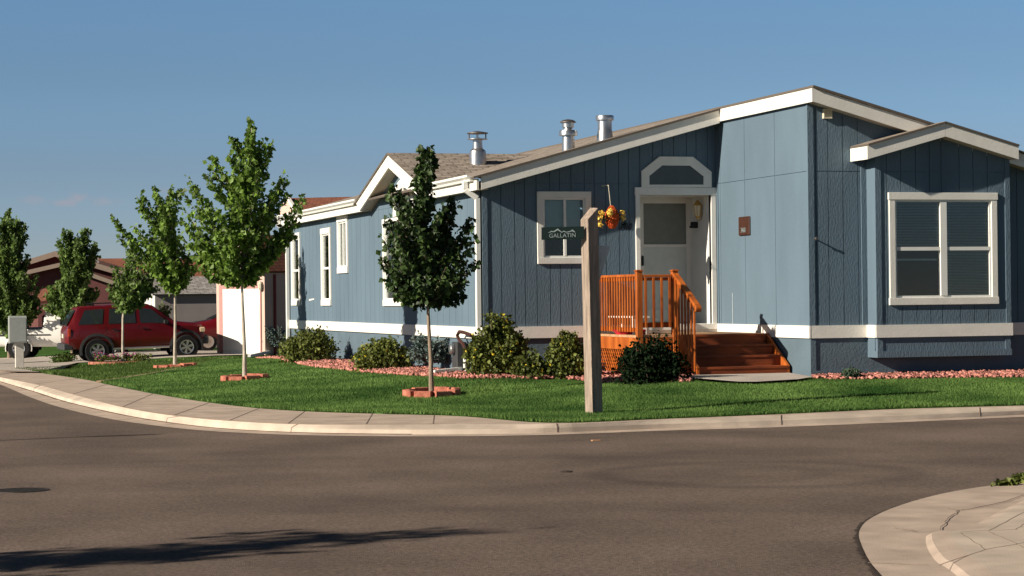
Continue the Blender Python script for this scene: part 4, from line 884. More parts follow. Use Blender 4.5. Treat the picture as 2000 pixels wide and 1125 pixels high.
t2_poly = [(485, 240), (495, 250), (500, 285), (525, 280), (530, 310), (520, 345), (555, 345), (560, 390), (545, 420), (550, 450), (530, 490), (510, 510), (515, 535), (475, 540), (440, 545), (400, 530), (375, 500), (352, 460), (352, 400), (370, 370), (395, 380), (405, 350), (400, 310), (420, 315), (450, 340), (450, 290), (470, 290)]
tree('maple_tree', 'largest young tree, light green, with pale trunk left of the blue house', 'tree', b2, D2, [(478, 741), (477, 690), (475, 640), (474, 590), (474, 545), (480, 480), (486, 400), (488, 320), (490, 250)], t2_tips, t2_poly, LEAFM, .080, 10500, BARK2, .040, 95, .074, seed=12, thick=.75)
ring('brick ring round the largest young tree, straight-faced and half buried in grass', b2, .36, 8)
b3 = onlawn(342, 718); D3 = (b3-CAM).dot(FW)
t3_tips = [(215, 416), (222, 425), (240, 445), (268, 383), (278, 378), (274, 400), (298, 366), (305, 385), (335, 366), (348, 372), (345, 395), (230, 455), (262, 440), (360, 480), (372, 500), (385, 520), (350, 560), (365, 545), (330, 560), (310, 540)]
t3_poly = [(270, 385), (285, 400), (300, 420), (305, 380), (345, 370), (345, 420), (360, 470), (385, 500), (380, 530), (355, 560), (325, 560), (300, 545), (285, 510), (265, 470), (250, 450), (275, 440)]
tree('maple_tree', 'young maple with a long twig reaching left, trunk in front of the red car bonnet', 'tree', b3, D3, [(342, 718), (343, 680), (342, 620), (341, 575), (338, 545), (333, 500), (328, 440), (325, 380)], t3_tips, t3_poly, LEAFM, .086, 5600, BARK2, .042, 56, .08, seed=13, thick=.7)
ring('brick ring on the lawn edge, left of the largest young tree', b3, .42, 10)
b4 = onlawn(241, 708); D4 = (b4-CAM).dot(FW)
t4_tips = [(262, 468), (250, 490), (222, 520), (214, 575), (212, 560), (255, 500), (300, 530), (312, 555), (290, 580), (240, 590), (262, 600), (310, 530), (225, 545)]
t4_poly = [(258, 490), (275, 500), (310, 530), (312, 560), (285, 580), (265, 600), (235, 590), (218, 560), (225, 525), (245, 510)]
tree('young_tree', 'smallest young tree with drooping sparse crown in front of the red car doors', 'tree', b4, D4, [(241, 708), (240, 670), (242, 620), (244, 590), (248, 550), (254, 510), (260, 475)], t4_tips, t4_poly, LEAFC, .11, 3800, BARK2, .045, 80, .12, seed=14, thick=.7)
# petunia bed under tree 4
fb = thing('flower_bed', 'low purple and pink petunia bed edged with brick beside the red car', 'flower bed', b4)
q = MB(); r = .95
for i in range(22):
    a = 2*math.pi*i/22; p = b4+Vector((r*math.cos(a), r*.55*math.sin(a), 0)); tg = Vector((-math.sin(a), .55*math.cos(a), 0)).normalized(); q.bar(p-tg*.115, p+tg*.115, .09, .08)
build('brick_edging', q, mat('pale_red_brick', (.42, .17, .11), .9, .2), fb)
rg = np.random.default_rng(9)
cs = [(b4.x+rg.uniform(-.8, .8), b4.y+rg.uniform(-.35, .35), b4.z+rg.uniform(.05, .22)) for _ in range(60)]
V, F_ = blobs(cs, .09, 22, .03, rg); nmesh('leaves', V, F_, JUNI, fb)
V, F_ = blobs([c for c in cs if c[0] < b4.x+.35][:26], .10, 10, .028, rg); V[:, 2] += .06; nmesh('flowers', V, F_, PFLOW, fb)
# background trees
def bgtree(label, px, ybase, D, tips, poly, seed, nleaf, name='street_tree'):
    p = at(px, ybase, D); p.z = lawn_z(p.x, p.y); top = min(a[1] for a in poly)
    return tree(name, label, 'tree', p, D, [(px, ybase), (px, ybase-40), (px, max(a[1] for a in poly)-20), (px, (top+ybase)/2), (px, top+20)], tips, poly, LEAFC, .10, int(nleaf*2.4), BARK, .06, 120, .13, seed=seed, thick=.8, bark_r=.014)
bgtree('tall dark green tree at the left edge behind the white pickup', 18, 700, 72, [(18, 412), (10, 425), (38, 432), (50, 440), (48, 458), (3, 440), (70, 540), (78, 560), (72, 590), (80, 600), (60, 620), (40, 640)], [(12, 415), (25, 415), (45, 440), (48, 480), (60, 520), (78, 560), (78, 600), (60, 620), (50, 650), (-10, 650), (-50, 600), (-50, 480), (-20, 430)], 21, 9000)
bgtree('round-topped green tree between the pickup and the maroon house', 142, 700, 70, [(126, 450), (135, 452), (165, 448), (172, 450), (188, 475), (190, 485), (187, 500), (115, 480), (118, 470), (95, 560), (92, 580), (90, 600), (185, 570), (192, 570)], [(124, 455), (140, 460), (168, 450), (185, 480), (188, 520), (182, 560), (188, 590), (170, 610), (120, 612), (92, 600), (95, 565), (115, 545), (118, 500)], 22, 8000)
bgtree('slim small sapling standing before the grey shed', 318, 690, 72, [(318, 586), (312, 590), (325, 588), (308, 600), (330, 605), (306, 618), (328, 625)], [(312, 588), (328, 590), (332, 615), (325, 635), (310, 632), (305, 610)], 23, 420, 'sapling')
# trees off to the left of the picture whose shadows lie on the road and house (they stand left of the frame)
def offtree(label, x, y, hgt, cr, seed, nl=1900):
    rg = np.random.default_rng(seed); z = -.3; t = thing('roadside_tree', label, 'tree', (x, y, z), group='roadside trees left of the view')
    q = MB(); q.tube([(x, y, z), (x+.02, y, z+hgt*.5), (x, y, z+hgt*.95)], [.07, .05, .01], 8); build('trunk', q, BARK, t, smooth=True)
    pts = []
    for _ in range(40):
        a = rg.uniform(0, 6.28); hz = rg.uniform(.35, 1.0); rr = cr*math.sin(math.pi*min(1, (1.02-hz)*1.35))**.7*rg.uniform(.5, 1.1); e = np.array([x+rr*math.cos(a), y+rr*math.sin(a), z+hgt*hz]); s_ = np.array([x, y, z+hgt*max(.3, hz-.2)])
        for u in rg.uniform(.2, 1, nl//40): pts.append(s_+(e-s_)*u+rg.normal(0, .085, 3))
    V, F_ = leaves_at(np.array(pts), .10, rg); nmesh('crown', V, F_, LEAFC, t)
def shadow_src(x, y, hgt):   # stand a tree of this height where its top's shadow would reach road point (x, y)
    p = onroad(x, y); k = hgt/.47; return p.x-k, p.y-.20*k
xs_, ys_ = shadow_src(800, 1046, 4.9); offtree('slender roadside tree left of the view, nearest the camera', xs_, ys_, 5.0, 1.0, 31, 1900)
xs_, ys_ = shadow_src(420, 1072, 4.3); offtree('lower roadside tree left of the view beside the slender one', xs_, ys_, 4.4, .95, 32, 1700)
xs_, ys_ = shadow_src(930, 1037, 5.3); offtree('tall thin roadside tree left of the view behind the slender one', xs_, ys_, 5.4, .35, 33, 700)
_p = onroad(160, 853.5); _k = 6.0/.47; lampx, lampy = _p.x-_k, _p.y-.20*_k; SLT = thing('street_lamp', 'slim grey street lamp pole left of the view', 'street lamp', (lampx, lampy, _p.z))
q = MB(); q.tube([(lampx, lampy, _p.z), (lampx, lampy, _p.z+6.0)], [.07, .04], 8); build('pole', q, DKSTEEL, SLT); q = MB(); q.bar((lampx, lampy, _p.z+5.95), (lampx+.5, lampy, _p.z+6.05), .12, .08); build('lamp_head', q, DKSTEEL, SLT)
# ================================================================== SHRUBS, GRAVEL
def bush(name, label, x, ytop, ybase, wpx, leaf, lsz, n, seed, D=None, flowers=0, fl=None, sprig=.25, shape=1.0, group=None, dx=0.0, cat='shrub', lean=0):
    rg = np.random.default_rng(seed); p = onlawn(x, ybase)
    if D: p = at(x, ybase, D); p.z = lawn_z(p.x, p.y)
    D = (p-CAM).dot(FW); t = thing(name, label, cat, p, group=group); s = D/F; Hh = (ybase-ytop)*s; R = wpx/2*s
    q = MB(); pts = []; tipz = []
    ns = 46
    for i in range(ns):
        a = rg.uniform(0, 6.283); rr = math.sqrt(rg.uniform(0, 1)); k = rg.uniform(.75, 1.0)*(1-.55*rr**2*shape)
        e = np.array([p.x+R*rr*math.cos(a), p.y+R*rr*.8*math.sin(a), p.z+Hh*k*(1.0 if rg.uniform() > .25 else .85)]); s0 = np.array([p.x+R*.2*rr*math.cos(a), p.y+R*.2*rr*math.sin(a), p.z-.02])
        q.tube([s0, (s0+e)/2+[R*.15*math.cos(a), R*.15*math.sin(a), -.05*Hh], e], [.008, .006, .002], 4, cap=False)
        m_ = n//ns; u = rg.uniform(.15, 1, m_)[:, None]; c = (s0+e)/2+[R*.15*math.cos(a), R*.15*math.sin(a), -.05*Hh]
        Pp = s0*(1-u)**2+c*2*u*(1-u)+e*u*u; pts.append(Pp+rg.normal(size=(m_, 3))*(sprig*R*(1.25-u*.95))*np.array([1, 1, .7])); tipz.append(e)
    P = np.concatenate(pts); P[:, 2] = np.maximum(P[:, 2], p.z+.01)
    build('stems', q, BARK, t)
    V, F_ = leaves_at(P, lsz, rg, .3); nmesh('foliage', V, F_, leaf, t)
    if flowers:
        o = P[:, 2] > p.z+Hh*.25; Q = P[o]; sel = rg.choice(len(Q), flowers); Q = Q[sel]; out = Q-np.array([p.x, p.y, p.z+Hh*.3]); Q = Q+out*.06-np.array(FW)*.03
        V, F_ = blobs([tuple(v) for v in Q], .016, 5, .019, rg); nmesh('flowers', V, F_, fl or YFLOW, t)
    return t
bush('shrub', 'rounded green shrub between the blue spruce and the long side wall', 606, 630, 708, 104, JUNI, .055, 8000, 41, sprig=.30)
bush('flowering_shrub', 'yellow-flowered shrub by the side wall left of the dark tree', 750, 652, 723, 106, JUNI, .055, 8000, 42, flowers=70, sprig=.28)
bush('flowering_shrub', 'tallest yellow-flowered shrub in front of the house corner', 968, 604, 736, 116, JUNI, .055, 14000, 43, flowers=110, sprig=.26, shape=.9)
bush('flowering_shrub', 'small low shrub tucked right of the tallest flowering shrub', 1038, 684, 738, 74, JUNI, .05, 5000, 44, flowers=30, sprig=.3)
bush('flowering_shrub', 'bushy yellow-flowered shrub just left of the sign post', 1108, 640, 738, 80, JUNI, .052, 8000, 45, flowers=90, sprig=.28, shape=.8)
bush('shrub', 'dark nearly black shrub in front of the porch steps', 1270, 650, 748, 120, DARKB, .046, 6500, 46, sprig=.42, shape=.75)
bush('small_sage', 'tiny grey-green sage clump on the red gravel under the bay', 1662, 718, 741, 40, mat('sage_leaves', (.05, .085, .05), .8, .2, isl=.3), .03, 1500, 47, sprig=.3, shape=.5, cat='plant')
bush('roadside_clump', 'dry grass clump under the back of the red car', 124, 690, 711, 52, GRASS2, .06, 900, 48, sprig=.3, D=66)
def spruce(label, x, ytop, ybase, wpx, seed, trunk=True):
    rg = np.random.default_rng(seed); p = onlawn(x, ybase); D = (p-CAM).dot(FW); s = D/F; t = thing('blue_spruce', label, 'shrub', p); H_ = (ybase-ytop)*s; R = wpx/2*s
    q = MB(); q.tube([p, p+Vector((0, 0, H_*.7))], [.03, .015], 6); V = []; Fc = []
    for i in range(150):
        a = rg.uniform(0, 6.283); k = rg.uniform(.25, .85); ln = R*(1.0-.25*abs(k-.5)*2)*rg.uniform(.6, 1.08); s0 = np.array([p.x, p.y, p.z+H_*k*.75]); e = s0+np.array([ln*math.cos(a), ln*math.sin(a), H_*rg.uniform(.0, .26)*(.5+k)])
        e[2] = min(e[2], p.z+H_)
        q.tube([s0, e], [.008, .003], 4, cap=False)
        for u in rg.uniform(.35, 1, 26):   # stubby needle clusters
            c = s0+(e-s0)*u; d = (e-s0)/np.linalg.norm(e-s0)*.6+rg.normal(size=3)*.55; d /= np.linalg.norm(d); v = np.cross(d, rg.normal(size=3)); v /= np.linalg.norm(v); k_ = len(V); L_ = .045
            V += [c-v*.014, c+v*.014, c+d*L_+v*.008, c+d*L_-v*.008]; Fc.append([k_, k_+1, k_+2, k_+3])
    build('stem', q, BARK, t); nmesh('needles', np.array(V), np.array(Fc), SPRUCE, t)
spruce('low blue spruce at the far end of the side wall', 547, 630, 692, 72, 51)
spruce('flat-topped blue spruce directly behind the dark tree trunk', 842, 645, 725, 92, 52)
# gravel beds
def gpoly(px): return [onlawn(x, y) for x, y in px]
g1 = gpoly([(500, 700), (560, 707), (600, 716), (700, 727), (800, 735), (905, 741), (1050, 741), (1100, 740), (1180, 747), (1300, 747), (1350, 748)]) + [Vector((12.4, 31.3, 0)), Vector((11.8, 34.1, 0)), Vector((9.72, 34.15, 0)), Vector((9.75, 50.5, 0))]
g2 = gpoly([(1590, 741), (1640, 743), (1700, 743), (1850, 740), (2000, 739), (2100, 738)]) + [Vector((20, 30.42, 0)), Vector((14.0, 30.42, 0))]
def gravel(name, poly, seed, dens_, s):
    sheet(name+'_base', poly, lambda X, Y: lawn_z(X, Y)+.012, mat('gravel_ground', (.20, .065, .045), 1, .3, 12), .5)
    rg = np.random.default_rng(seed); P = [(p[0], p[1]) for p in poly]; xs = [p[0] for p in P]; ys = [p[1] for p in P]; n = int((max(xs)-min(xs))*(max(ys)-min(ys))*dens_)
    Q = [(x, y) for x, y in zip(rg.uniform(min(xs), max(xs), n), rg.uniform(min(ys), max(ys), n)) if pip(x, y, P)]
    n = len(Q); C = np.array([[x, y, lawn_z(x, y)+.012+rg.uniform(0, .028)] for x, y in Q])
    cube = np.array([[-1, -1, -1], [1, -1, -1], [1, 1, -1], [-1, 1, -1], [-1, -1, 1], [1, -1, 1], [1, 1, 1], [-1, 1, 1]])*.62
    V = cube[None]*(1+rg.uniform(-.45, .45, (n, 8, 3))); sc = s*rg.uniform(.55, 1.3, (n, 1, 3))*np.array([1, 1, .75]); V = V*sc
    a = rg.uniform(0, 6.28, n); ca, sa = np.cos(a)[:, None], np.sin(a)[:, None]; tz = rg.uniform(-.6, .6, n)[:, None]
    X_ = V[:, :, 0]*ca-V[:, :, 1]*sa; Y_ = V[:, :, 0]*sa+V[:, :, 1]*ca; Z_ = V[:, :, 2]+X_*tz; V = np.stack([X_, Y_, Z_], 2)+C[:, None, :]
    fc = np.array([(3, 2, 1, 0), (4, 5, 6, 7), (0, 1, 5, 4), (1, 2, 6, 5), (2, 3, 7, 6), (3, 0, 4, 7)]); Fc = (fc[None]+8*np.arange(n)[:, None, None]).reshape(-1, 4)
    tag(nmesh(name, V.reshape(-1, 3), Fc, LAVA), label='bed of reddish lava gravel along the '+('front below the bay' if seed == 2 else 'house wall'), cat='gravel', kind='stuff')
gravel('gravel', g1, 1, 650, .036); gravel('bay_gravel', g2, 2, 650, .036)
# walk at the foot of the steps
wk = gpoly([(1345, 744), (1445, 752), (1478, 752), (1560, 747), (1588, 742)]) + [Vector((13.95, 31.25, 0)), Vector((12.3, 31.25, 0))]
sheet('walkway', wk, lambda X, Y: .05+min(0, lawn_z(X, Y)), CONCW, .5)
# ================================================================== SERVICES BY THE WALL
u0 = onX(897, 733, XL-.12)
mt_ = thing('utility_pedestal', 'grey electric meter box with conduits and brown hose by the side wall corner', 'meter', (XL-.15, u0.y, 0))
yc = u0.y; zt_ = onX(895, 665, XL-.1).z
q = MB(); q.box((XL-.22, yc-.22, .02), (XL-.04, yc+.10, zt_-.02)); build('box', q, DKGREY, mt_, bevel=.015)
q = MB(); q.lathe((XL-.23, yc-.04, zt_-.14), [(.09, 0), (.09, -.05), (.06, -.07)], 14, 'X'); build('meter_dial', q, GALV, mt_)
for dy in (-.32, -.40): q = MB(); q.tube([(XL-.12, yc+dy, -.02), (XL-.12, yc+dy, .30)], .016, 8); build('conduit', q, VINYL, mt_)
q = MB(); hp = [onX(x, y, XL-.16) for x, y in ((921, 655), (914, 652), (905, 649), (897, 648), (893, 655), (897, 664), (905, 672), (909, 684), (908, 700))]; q.tube(hp, .030, 8); build('hose', q, mat('dark_brown_hose', (.05, .018, .014), .6, .2), mt_, smooth=True)
def ground_pipe(label, a, b, r):
    A, B = onlawn(*a), onlawn(*b); A.z += r+.02; B.z += r+.04; q = MB(); q.bar(A, B, r*1.8, r*1.5); q.bar(B, B+(B-A).normalized()*.02, r*2.0, r*1.7); tag(build('downspout_extension', q, VINYL, bevel=.006), label, 'drain pipe')
ground_pipe('white drain pipe on the gravel under the flat-topped blue spruce', (846, 735), (912, 729), .045); ground_pipe('white drain pipe lying at the far end of the side wall', (487, 700), (543, 689), .05)
# ================================================================== VEHICLES
def wheel(parent, x, y, r, wdt, side, spokes, rimr):
    wb = MB(); wb.lathe((x, y, r), [(r*.62, -wdt/2), (r*.93, -wdt/2), (r, -wdt*.36), (r, wdt*.36), (r*.93, wdt/2), (r*.62, wdt/2)], 26, 'Y'); W = build('wheel', wb, TYRE, parent, local=True, smooth=True)
    f = y+side*wdt/2; rb = MB()
    rb.lathe((x, f-side*.05, r), [(rimr*.9, 0), (rimr*.9, side*.004)], 24, 'Y'); build('brake', rb, BLACK, W, local=True)
    rb = MB()
    k = len(rb.v); n = 24
    for rr, dd in ((rimr, -.03), (rimr, .012), (rimr*.88, .006), (rimr*.84, -.03)):
        for j in range(n): a = 2*math.pi*j/n; rb.v.append(Vector((x+rr*math.cos(a), f+side*dd, r+rr*math.sin(a))))
    for i in range(3):
        for j in range(n): rb.f.append([k+i*n+j, k+i*n+(j+1) % n, k+(i+1)*n+(j+1) % n, k+(i+1)*n+j])
    rb.lathe((x, f-side*.03, r), [(rimr*.26, 0), (rimr*.24, side*.035)], 12, 'Y')
    for s_ in range(spokes):
        a = 2*math.pi*s_/spokes+.3; c, sn = math.cos(a), math.sin(a); w0_, w1__ = rimr*.12, rimr*.19
        P = [(c*.2*rimr-sn*w0_, sn*.2*rimr+c*w0_), (c*.2*rimr+sn*w0_, sn*.2*rimr-c*w0_), (c*.9*rimr+sn*w1__, sn*.9*rimr-c*w1__), (c*.9*rimr-sn*w1__, sn*.9*rimr+c*w1__)]
        rb.prism([(x+px_, f-side*.025, r+pz_) for px_, pz_ in P], (0, side*.028, 0))
    build('rim', rb, CHROME, W, local=True)
    return W
def car_body(parent, st, paint):
    """st rows: x, z_low, z_belt, z_top, half width, half width at top"""
    mb = MB(); n = 0
    for (x, zl, zb, zt_, hw_, ht) in st:
        R_ = [(-hw_*.90, zl), (-hw_*.985, zl+.10), (-hw_, (zl+zb)/2), (-hw_*.975, zb), (-ht, zt_-.035), (-ht*.86, zt_), (-ht*.4, zt_+.012)]
        ringp = R_+[(-y, z) for y, z in R_[::-1]]; n = len(ringp); mb.v += [Vector((x, y, z)) for y, z in ringp]
    for i in range(len(st)-1):
        for j in range(n): a = i*n+j; b = i*n+(j+1) % n; mb.f.append([a, b, b+n, a+n])
    mb.f.append(list(range(n))[::-1]); mb.f.append([(len(st)-1)*n+j for j in range(n)])
    return build('body', mb, paint, parent, local=True, smooth=True)
def stn(st, x, c):
    for a, b in zip(st, st[1:]):
        if a[0] <= x <= b[0]: t = (x-a[0])/(b[0]-a[0]+1e-9); return a[c]+(b[c]-a[c])*t
    return st[-1][c]
def side_pt(st, x, t, sd, off=.008):
    zb, zt_, hw_, ht = [stn(st, x, c) for c in (2, 3, 4, 5)]; y0, z0, y1, z1 = hw_*.975, zb, ht, zt_-.035; n = Vector((0, (z1-z0), (y0-y1))).normalized()*off; return Vector((x, sd*(y0+(y1-y0)*t+n.y), z0+(z1-z0)*t+n.z))
def side_win(st, parent, poly, sd, m, name='side_window', off=.008):
    q = MB(); q.v = [side_pt(st, x, t, sd, off) for x, t in poly]; q.f = [list(range(len(poly)))]; return build(name, q, m, parent, local=True, fix=False)
def cross_panel(st, parent, x0, x1, name, m, zc=3, wfrac=(.98, .98), off=.012):
    q = MB(); P = []
    for x, w_ in ((x0, wfrac[0]), (x1, wfrac[1])):
        for s_ in (-1, -.4, .4, 1): P.append((x, s_*stn(st, x, 5)*w_*.9, stn(st, x, 3)+off))
    q.v = [Vector(p) for p in P]; q.f = [[0, 1, 5, 4], [1, 2, 6, 5], [2, 3, 7, 6]]; return build(name, q, m, parent, local=True, fix=False, smooth=True)
DGL = mat('dark_car_glass', (.026, .032, .034), .06, .1, spec=.7)
def arch_(parent, x, r, rad, hw_, sd, wd=.07, m=DKGREY):
    q = MB(); n = 16; a0, a1 = -.25, math.pi+.25
    for i in range(n+1):
        a = a0+(a1-a0)*i/n; c, s_ = math.cos(a), math.sin(a)
        for rr, dy in ((rad, .0), (rad, .05), (rad+wd, .045), (rad+wd, .0)): q.v.append(Vector((x+rr*c, sd*(hw_+dy), r+rr*s_)))
    for i in range(n):
        for j in range(3): a = 4*i+j; q.f.append([a, a+1, a+5, a+4])
    build('wheel_arch_flare', q, m, parent, local=True)
    q = MB(); P = [(x+rad*math.cos(a0+(a1-a0)*i/n), r+rad*math.sin(a0+(a1-a0)*i/n)) for i in range(n+1)]; q.prism([(a, sd*(hw_-.02), b) for a, b in P], (0, sd*.025, 0)); build('wheel_well', q, TYRE, parent, local=True)
# ---- the red sport utility: x forward, right side (y<0) to the camera
R1 = at(190, 709, 64.7); R2 = at(363, 701, 65.55)
hd = math.atan2(R2.y-R1.y, R2.x-R1.x); hdv = Vector((math.cos(hd), math.sin(hd), 0)); lat = Vector((-hdv.y, hdv.x, 0))
gz = (R1.z+R2.z)/2
org = Vector((R1.x, R1.y, 0))-hdv*.93+lat*.80; pit = math.atan2(R2.z-R1.z, (Vector((R2.x, R2.y))-Vector((R1.x, R1.y))).length)
suv = thing('sport_utility_car', 'red four-wheel-drive car with grey wheel arch flares parked on the driveway', 'car', (org.x, org.y, R1.z-.93*math.sin(pit)), hd)
suv.rotation_euler = (0, -pit, hd)
stS = [(.06, .52, .98, 1.02, .80, .76), (.10, .46, 1.06, 1.12, .85, .77), (.28, .44, 1.10, 1.42, .87, .70), (.40, .42, 1.10, 1.67, .875, .70), (.50, .40, 1.10, 1.71, .88, .71), (1.6, .38, 1.10, 1.73, .885, .71), (2.52, .38, 1.10, 1.72, .885, .71), (2.72, .38, 1.10, 1.64, .885, .70), (3.05, .38, 1.09, 1.38, .88, .68), (3.32, .38, 1.06, 1.17, .88, .74), (3.6, .38, 1.02, 1.13, .875, .74), (4.0, .40, .98, 1.09, .865, .74), (4.14, .42, .94, 1.04, .85, .73), (4.20, .45, .84, .93, .82, .72)]
car_body(suv, stS, REDPAINT)
for sd_ in (-1, 1):
    for nm_, P in (('side_window', [(.40, .12), (.62, .86), (1.18, .88), (1.12, .12)]), ('side_window', [(1.30, .10), (1.36, .88), (2.12, .88), (2.12, .10)]), ('side_window', [(2.26, .10), (2.24, .88), (2.62, .84), (3.12, .12)])):
        side_win(stS, suv, [(x+( .03 if x < 1 else 0), t) for x, t in P], sd_, BLACK, 'window_seal', .006) if False else None
        W = side_win(stS, suv, P, sd_, DGL, nm_, .010)
    arch_(suv, .93, .37, .45, .865, sd_); arch_(suv, 3.63, .37, .45, .855, sd_)
    wheel(suv, .93, sd_*.80, .37, .24, sd_, 6, .215); wheel(suv, 3.63, sd_*.80, .37, .24, sd_, 6, .215)
    q = MB(); q.tube([(1.42, sd_*.90, .40), (3.1, sd_*.90, .40)], .035, 8); build('side_step', q, CHROME, suv, local=True)
    q = MB(); q.box((2.95, sd_*.86, 1.10), (3.07, sd_*1.04, 1.22)); build('mirror', q, BLACK, suv, local=True, bevel=.02)
    q = MB(); q.box((.085, sd_*.68, .82), (.17, sd_*.872, 1.06)); build('tail_light', q, mat('red_orange_lens', (.45, .05, .02), .25, .2), suv, local=True, bevel=.01)
    q = MB(); q.box((4.05, sd_*.55, .80), (4.215, sd_*.855, .95)); build('headlight', q, mat('amber_clear_lens', (.65, .50, .32), .2, .1), suv, local=True, bevel=.02)
    for x in (1.38, 2.28): q = MB(); q.box((x, sd_*.885, .98), (x+.16, sd_*.90, 1.01)); build('door_handle', q, BLACK, suv, local=True)
    q = MB(); q.tube([(.8, sd_*.55, 1.79), (2.4, sd_*.55, 1.79)], .018, 6); q.box((.85, sd_*.53, 1.66), (.93, sd_*.57, 1.79)); q.box((2.2, sd_*.53, 1.66), (2.28, sd_*.57, 1.79)); build('roof_rail', q, BLACK, suv, local=True)
for x in (1.22, 2.19):
    for sd_ in (-1, 1):
        q = MB(); q.v = [Vector((x-.006, sd_*.8875, .5)), Vector((x+.006, sd_*.8875, .5)), Vector((x+.006, sd_*.868, 1.08)), Vector((x-.006, sd_*.868, 1.08))]; q.f = [[0, 1, 2, 3]]; build('door_gap', q, BLACK, suv, local=True, fix=False)
q = MB(); q.box((-.06, -.84, .42), (.22, .84, .62)); build('rear_bumper', q, DKGREY, suv, local=True, bevel=.03)
q = MB(); q.box((4.08, -.84, .44), (4.33, .84, .70)); build('front_bumper', q, DKGREY, suv, local=True, bevel=.04)
q = MB(); q.v = [Vector(p) for p in ((.10, -.66, 1.15), (.10, .66, 1.15), (.405, .56, 1.60), (.405, -.56, 1.60))]; q.v = [v+Vector((-.04, 0, .02)) for v in q.v]; q.f = [[0, 1, 2, 3]]; build('rear_window', q, DGL, suv, local=True, fix=False)
cross_panel(stS, suv, 3.28, 2.66, 'windscreen', DGL)
q = MB(); q.box((.02, -.15, .78), (.055, .17, .90)); build('number_plate', q, CREAM, suv, local=True)
# ---- white pickup behind, cab to the right
Pk = at(50, 702, 72); hp_ = hd-.28
pick = thing('pickup_truck', 'white pickup truck parked behind the red car, cab hidden by it', 'pickup', (Pk.x-1.25*math.cos(hp_), Pk.y-1.25*math.sin(hp_)+.8, Pk.z), hp_)
stP = [(0, .50, .95, 1.02, .90, .86), (.05, .45, .98, 1.04, .93, .88), (2.0, .42, .98, 1.04, .94, .88), (2.05, .42, 1.05, 1.12, .94, .80), (2.11, .42, 1.08, 1.72, .94, .66), (2.4, .42, 1.08, 1.76, .94, .66), (3.3, .42, 1.08, 1.74, .94, .66), (3.75, .42, 1.05, 1.25, .94, .74), (4.9, .45, .98, 1.10, .90, .74), (5.1, .5, .85, .95, .85, .7)]
car_body(pick, stP, WHITEPAINT)
q = MB(); q.box((.1, -.80, 1.03), (1.98, .80, 1.062)); build('bed_cover', q, BLACK, pick, local=True)
for sd_ in (-1, 1):
    side_win(stP, pick, [(2.62, .12), (2.64, .85), (3.2, .85), (3.55, .14)], sd_, DGL, 'side_window', .01)
    q = MB(); q.box((.0, sd_*.905, .80), (2.3, sd_*.955, .84)); build('trim_strip', q, DKGREY, pick, local=True)
    arch_(pick, 1.25, .38, .42, .915, sd_, .03, WHITEPAINT); wheel(pick, 1.25, sd_*.84, .37, .24, sd_, 8, .21); wheel(pick, 4.3, sd_*.84, .37, .24, sd_, 8, .21)
q = MB(); q.v = [Vector(p) for p in ((2.05, -.60, 1.18), (2.05, .60, 1.18), (2.09, .56, 1.62), (2.09, -.56, 1.62))]; q.f = [[0, 1, 2, 3]]; build('rear_window', q, DGL, pick, local=True, fix=False)
# ---- second red car behind, nose to the left
Sk = at(405, 686, 71); hs = hd+math.pi
sed = thing('saloon_car', 'dark red saloon half hidden between the four-wheel-drive car and the garage', 'car', (Sk.x+3.3*math.cos(hd), Sk.y+3.3*math.sin(hd)+.85, Sk.z), hs)
stC = [(0, .40, .85, .95, .78, .66), (.3, .35, .9, 1.02, .85, .70), (.8, .34, .92, 1.10, .87, .64), (1.4, .33, .93, 1.40, .87, .56), (2.3, .33, .93, 1.42, .87, .56), (3.15, .33, .92, 1.02, .87, .66), (4.0, .34, .82, .90, .85, .66), (4.35, .40, .70, .76, .78, .6)]
car_body(sed, stC, REDPAINT)
cross_panel(stC, sed, 3.10, 2.34, 'windscreen', DGL)
for sd_ in (-1, 1):
    side_win(stC, sed, [(1.1, .15), (1.5, .85), (2.25, .85), (2.85, .15)], sd_, DGL)
    for x in (.85, 3.3): wheel(sed, x, sd_*.76, .31, .2, sd_, 14, .2)
# ================================================================== DRIVEWAY, MAILBOX
dv = [onlawn(75, 727), onlawn(150, 722), onlawn(300, 706), onlawn(440, 699)]
drv = [onlawn(-60, 722), onlawn(75, 727), at(150, 715, 64.5), at(415, 699, 64.8), at(560, 696, 66), at(560, 688, 72), at(150, 700, 72), at(-60, 705, 72)]
sheet('driveway', drv, lambda X, Y: lawn_z(X, Y)+.015, CONCW, 1.0)
sheet('driveway_strip', [onlawn(-10, 712), onlawn(0, 711.5), at(105, 707, 67.5), at(107, 703, 69), at(-10, 707, 69)], lambda X, Y: lawn_z(X, Y)+.02, CONCW, 1.0)
mb_ = at(37, 712, 62); mb_.z = lawn_z(mb_.x, mb_.y)
mail = thing('mailbox', 'grey metal mailbox on a white pedestal at the left kerb', 'mailbox', mb_)
k = 62/F; q = MB(); q.box((mb_.x-7*k, mb_.y-.12, mb_.z-.3), (mb_.x+9*k, mb_.y+.12, at(37, 668, 62).z)); build('pedestal', q, mat('off_white_metal', (.55, .52, .46), .6, .08), mail, bevel=.01)
za, zb = at(35, 670, 62).z, at(35, 617, 62).z; q = MB(); q.box((mb_.x-19*k, mb_.y-.22, za), (mb_.x+15*k, mb_.y+.24, zb-.05)); q.prism([(mb_.x-19*k, mb_.y-.22, zb-.05), (mb_.x-19*k, mb_.y+.24, zb-.05), (mb_.x-19*k, mb_.y+.16, zb), (mb_.x-19*k, mb_.y-.14, zb)], (34*k, 0, 0)); build('box', q, mat('grey_green_metal', (.30, .32, .30), .5, .06), mail, bevel=.01)
q = MB()
for i in range(1): q.box((mb_.x-17*k, mb_.y-.228, za+.04), (mb_.x+13*k, mb_.y-.221, zb-.09))
build('door', q, mat('grey_metal_doors', (.34, .36, .34), .5, .06), mail)
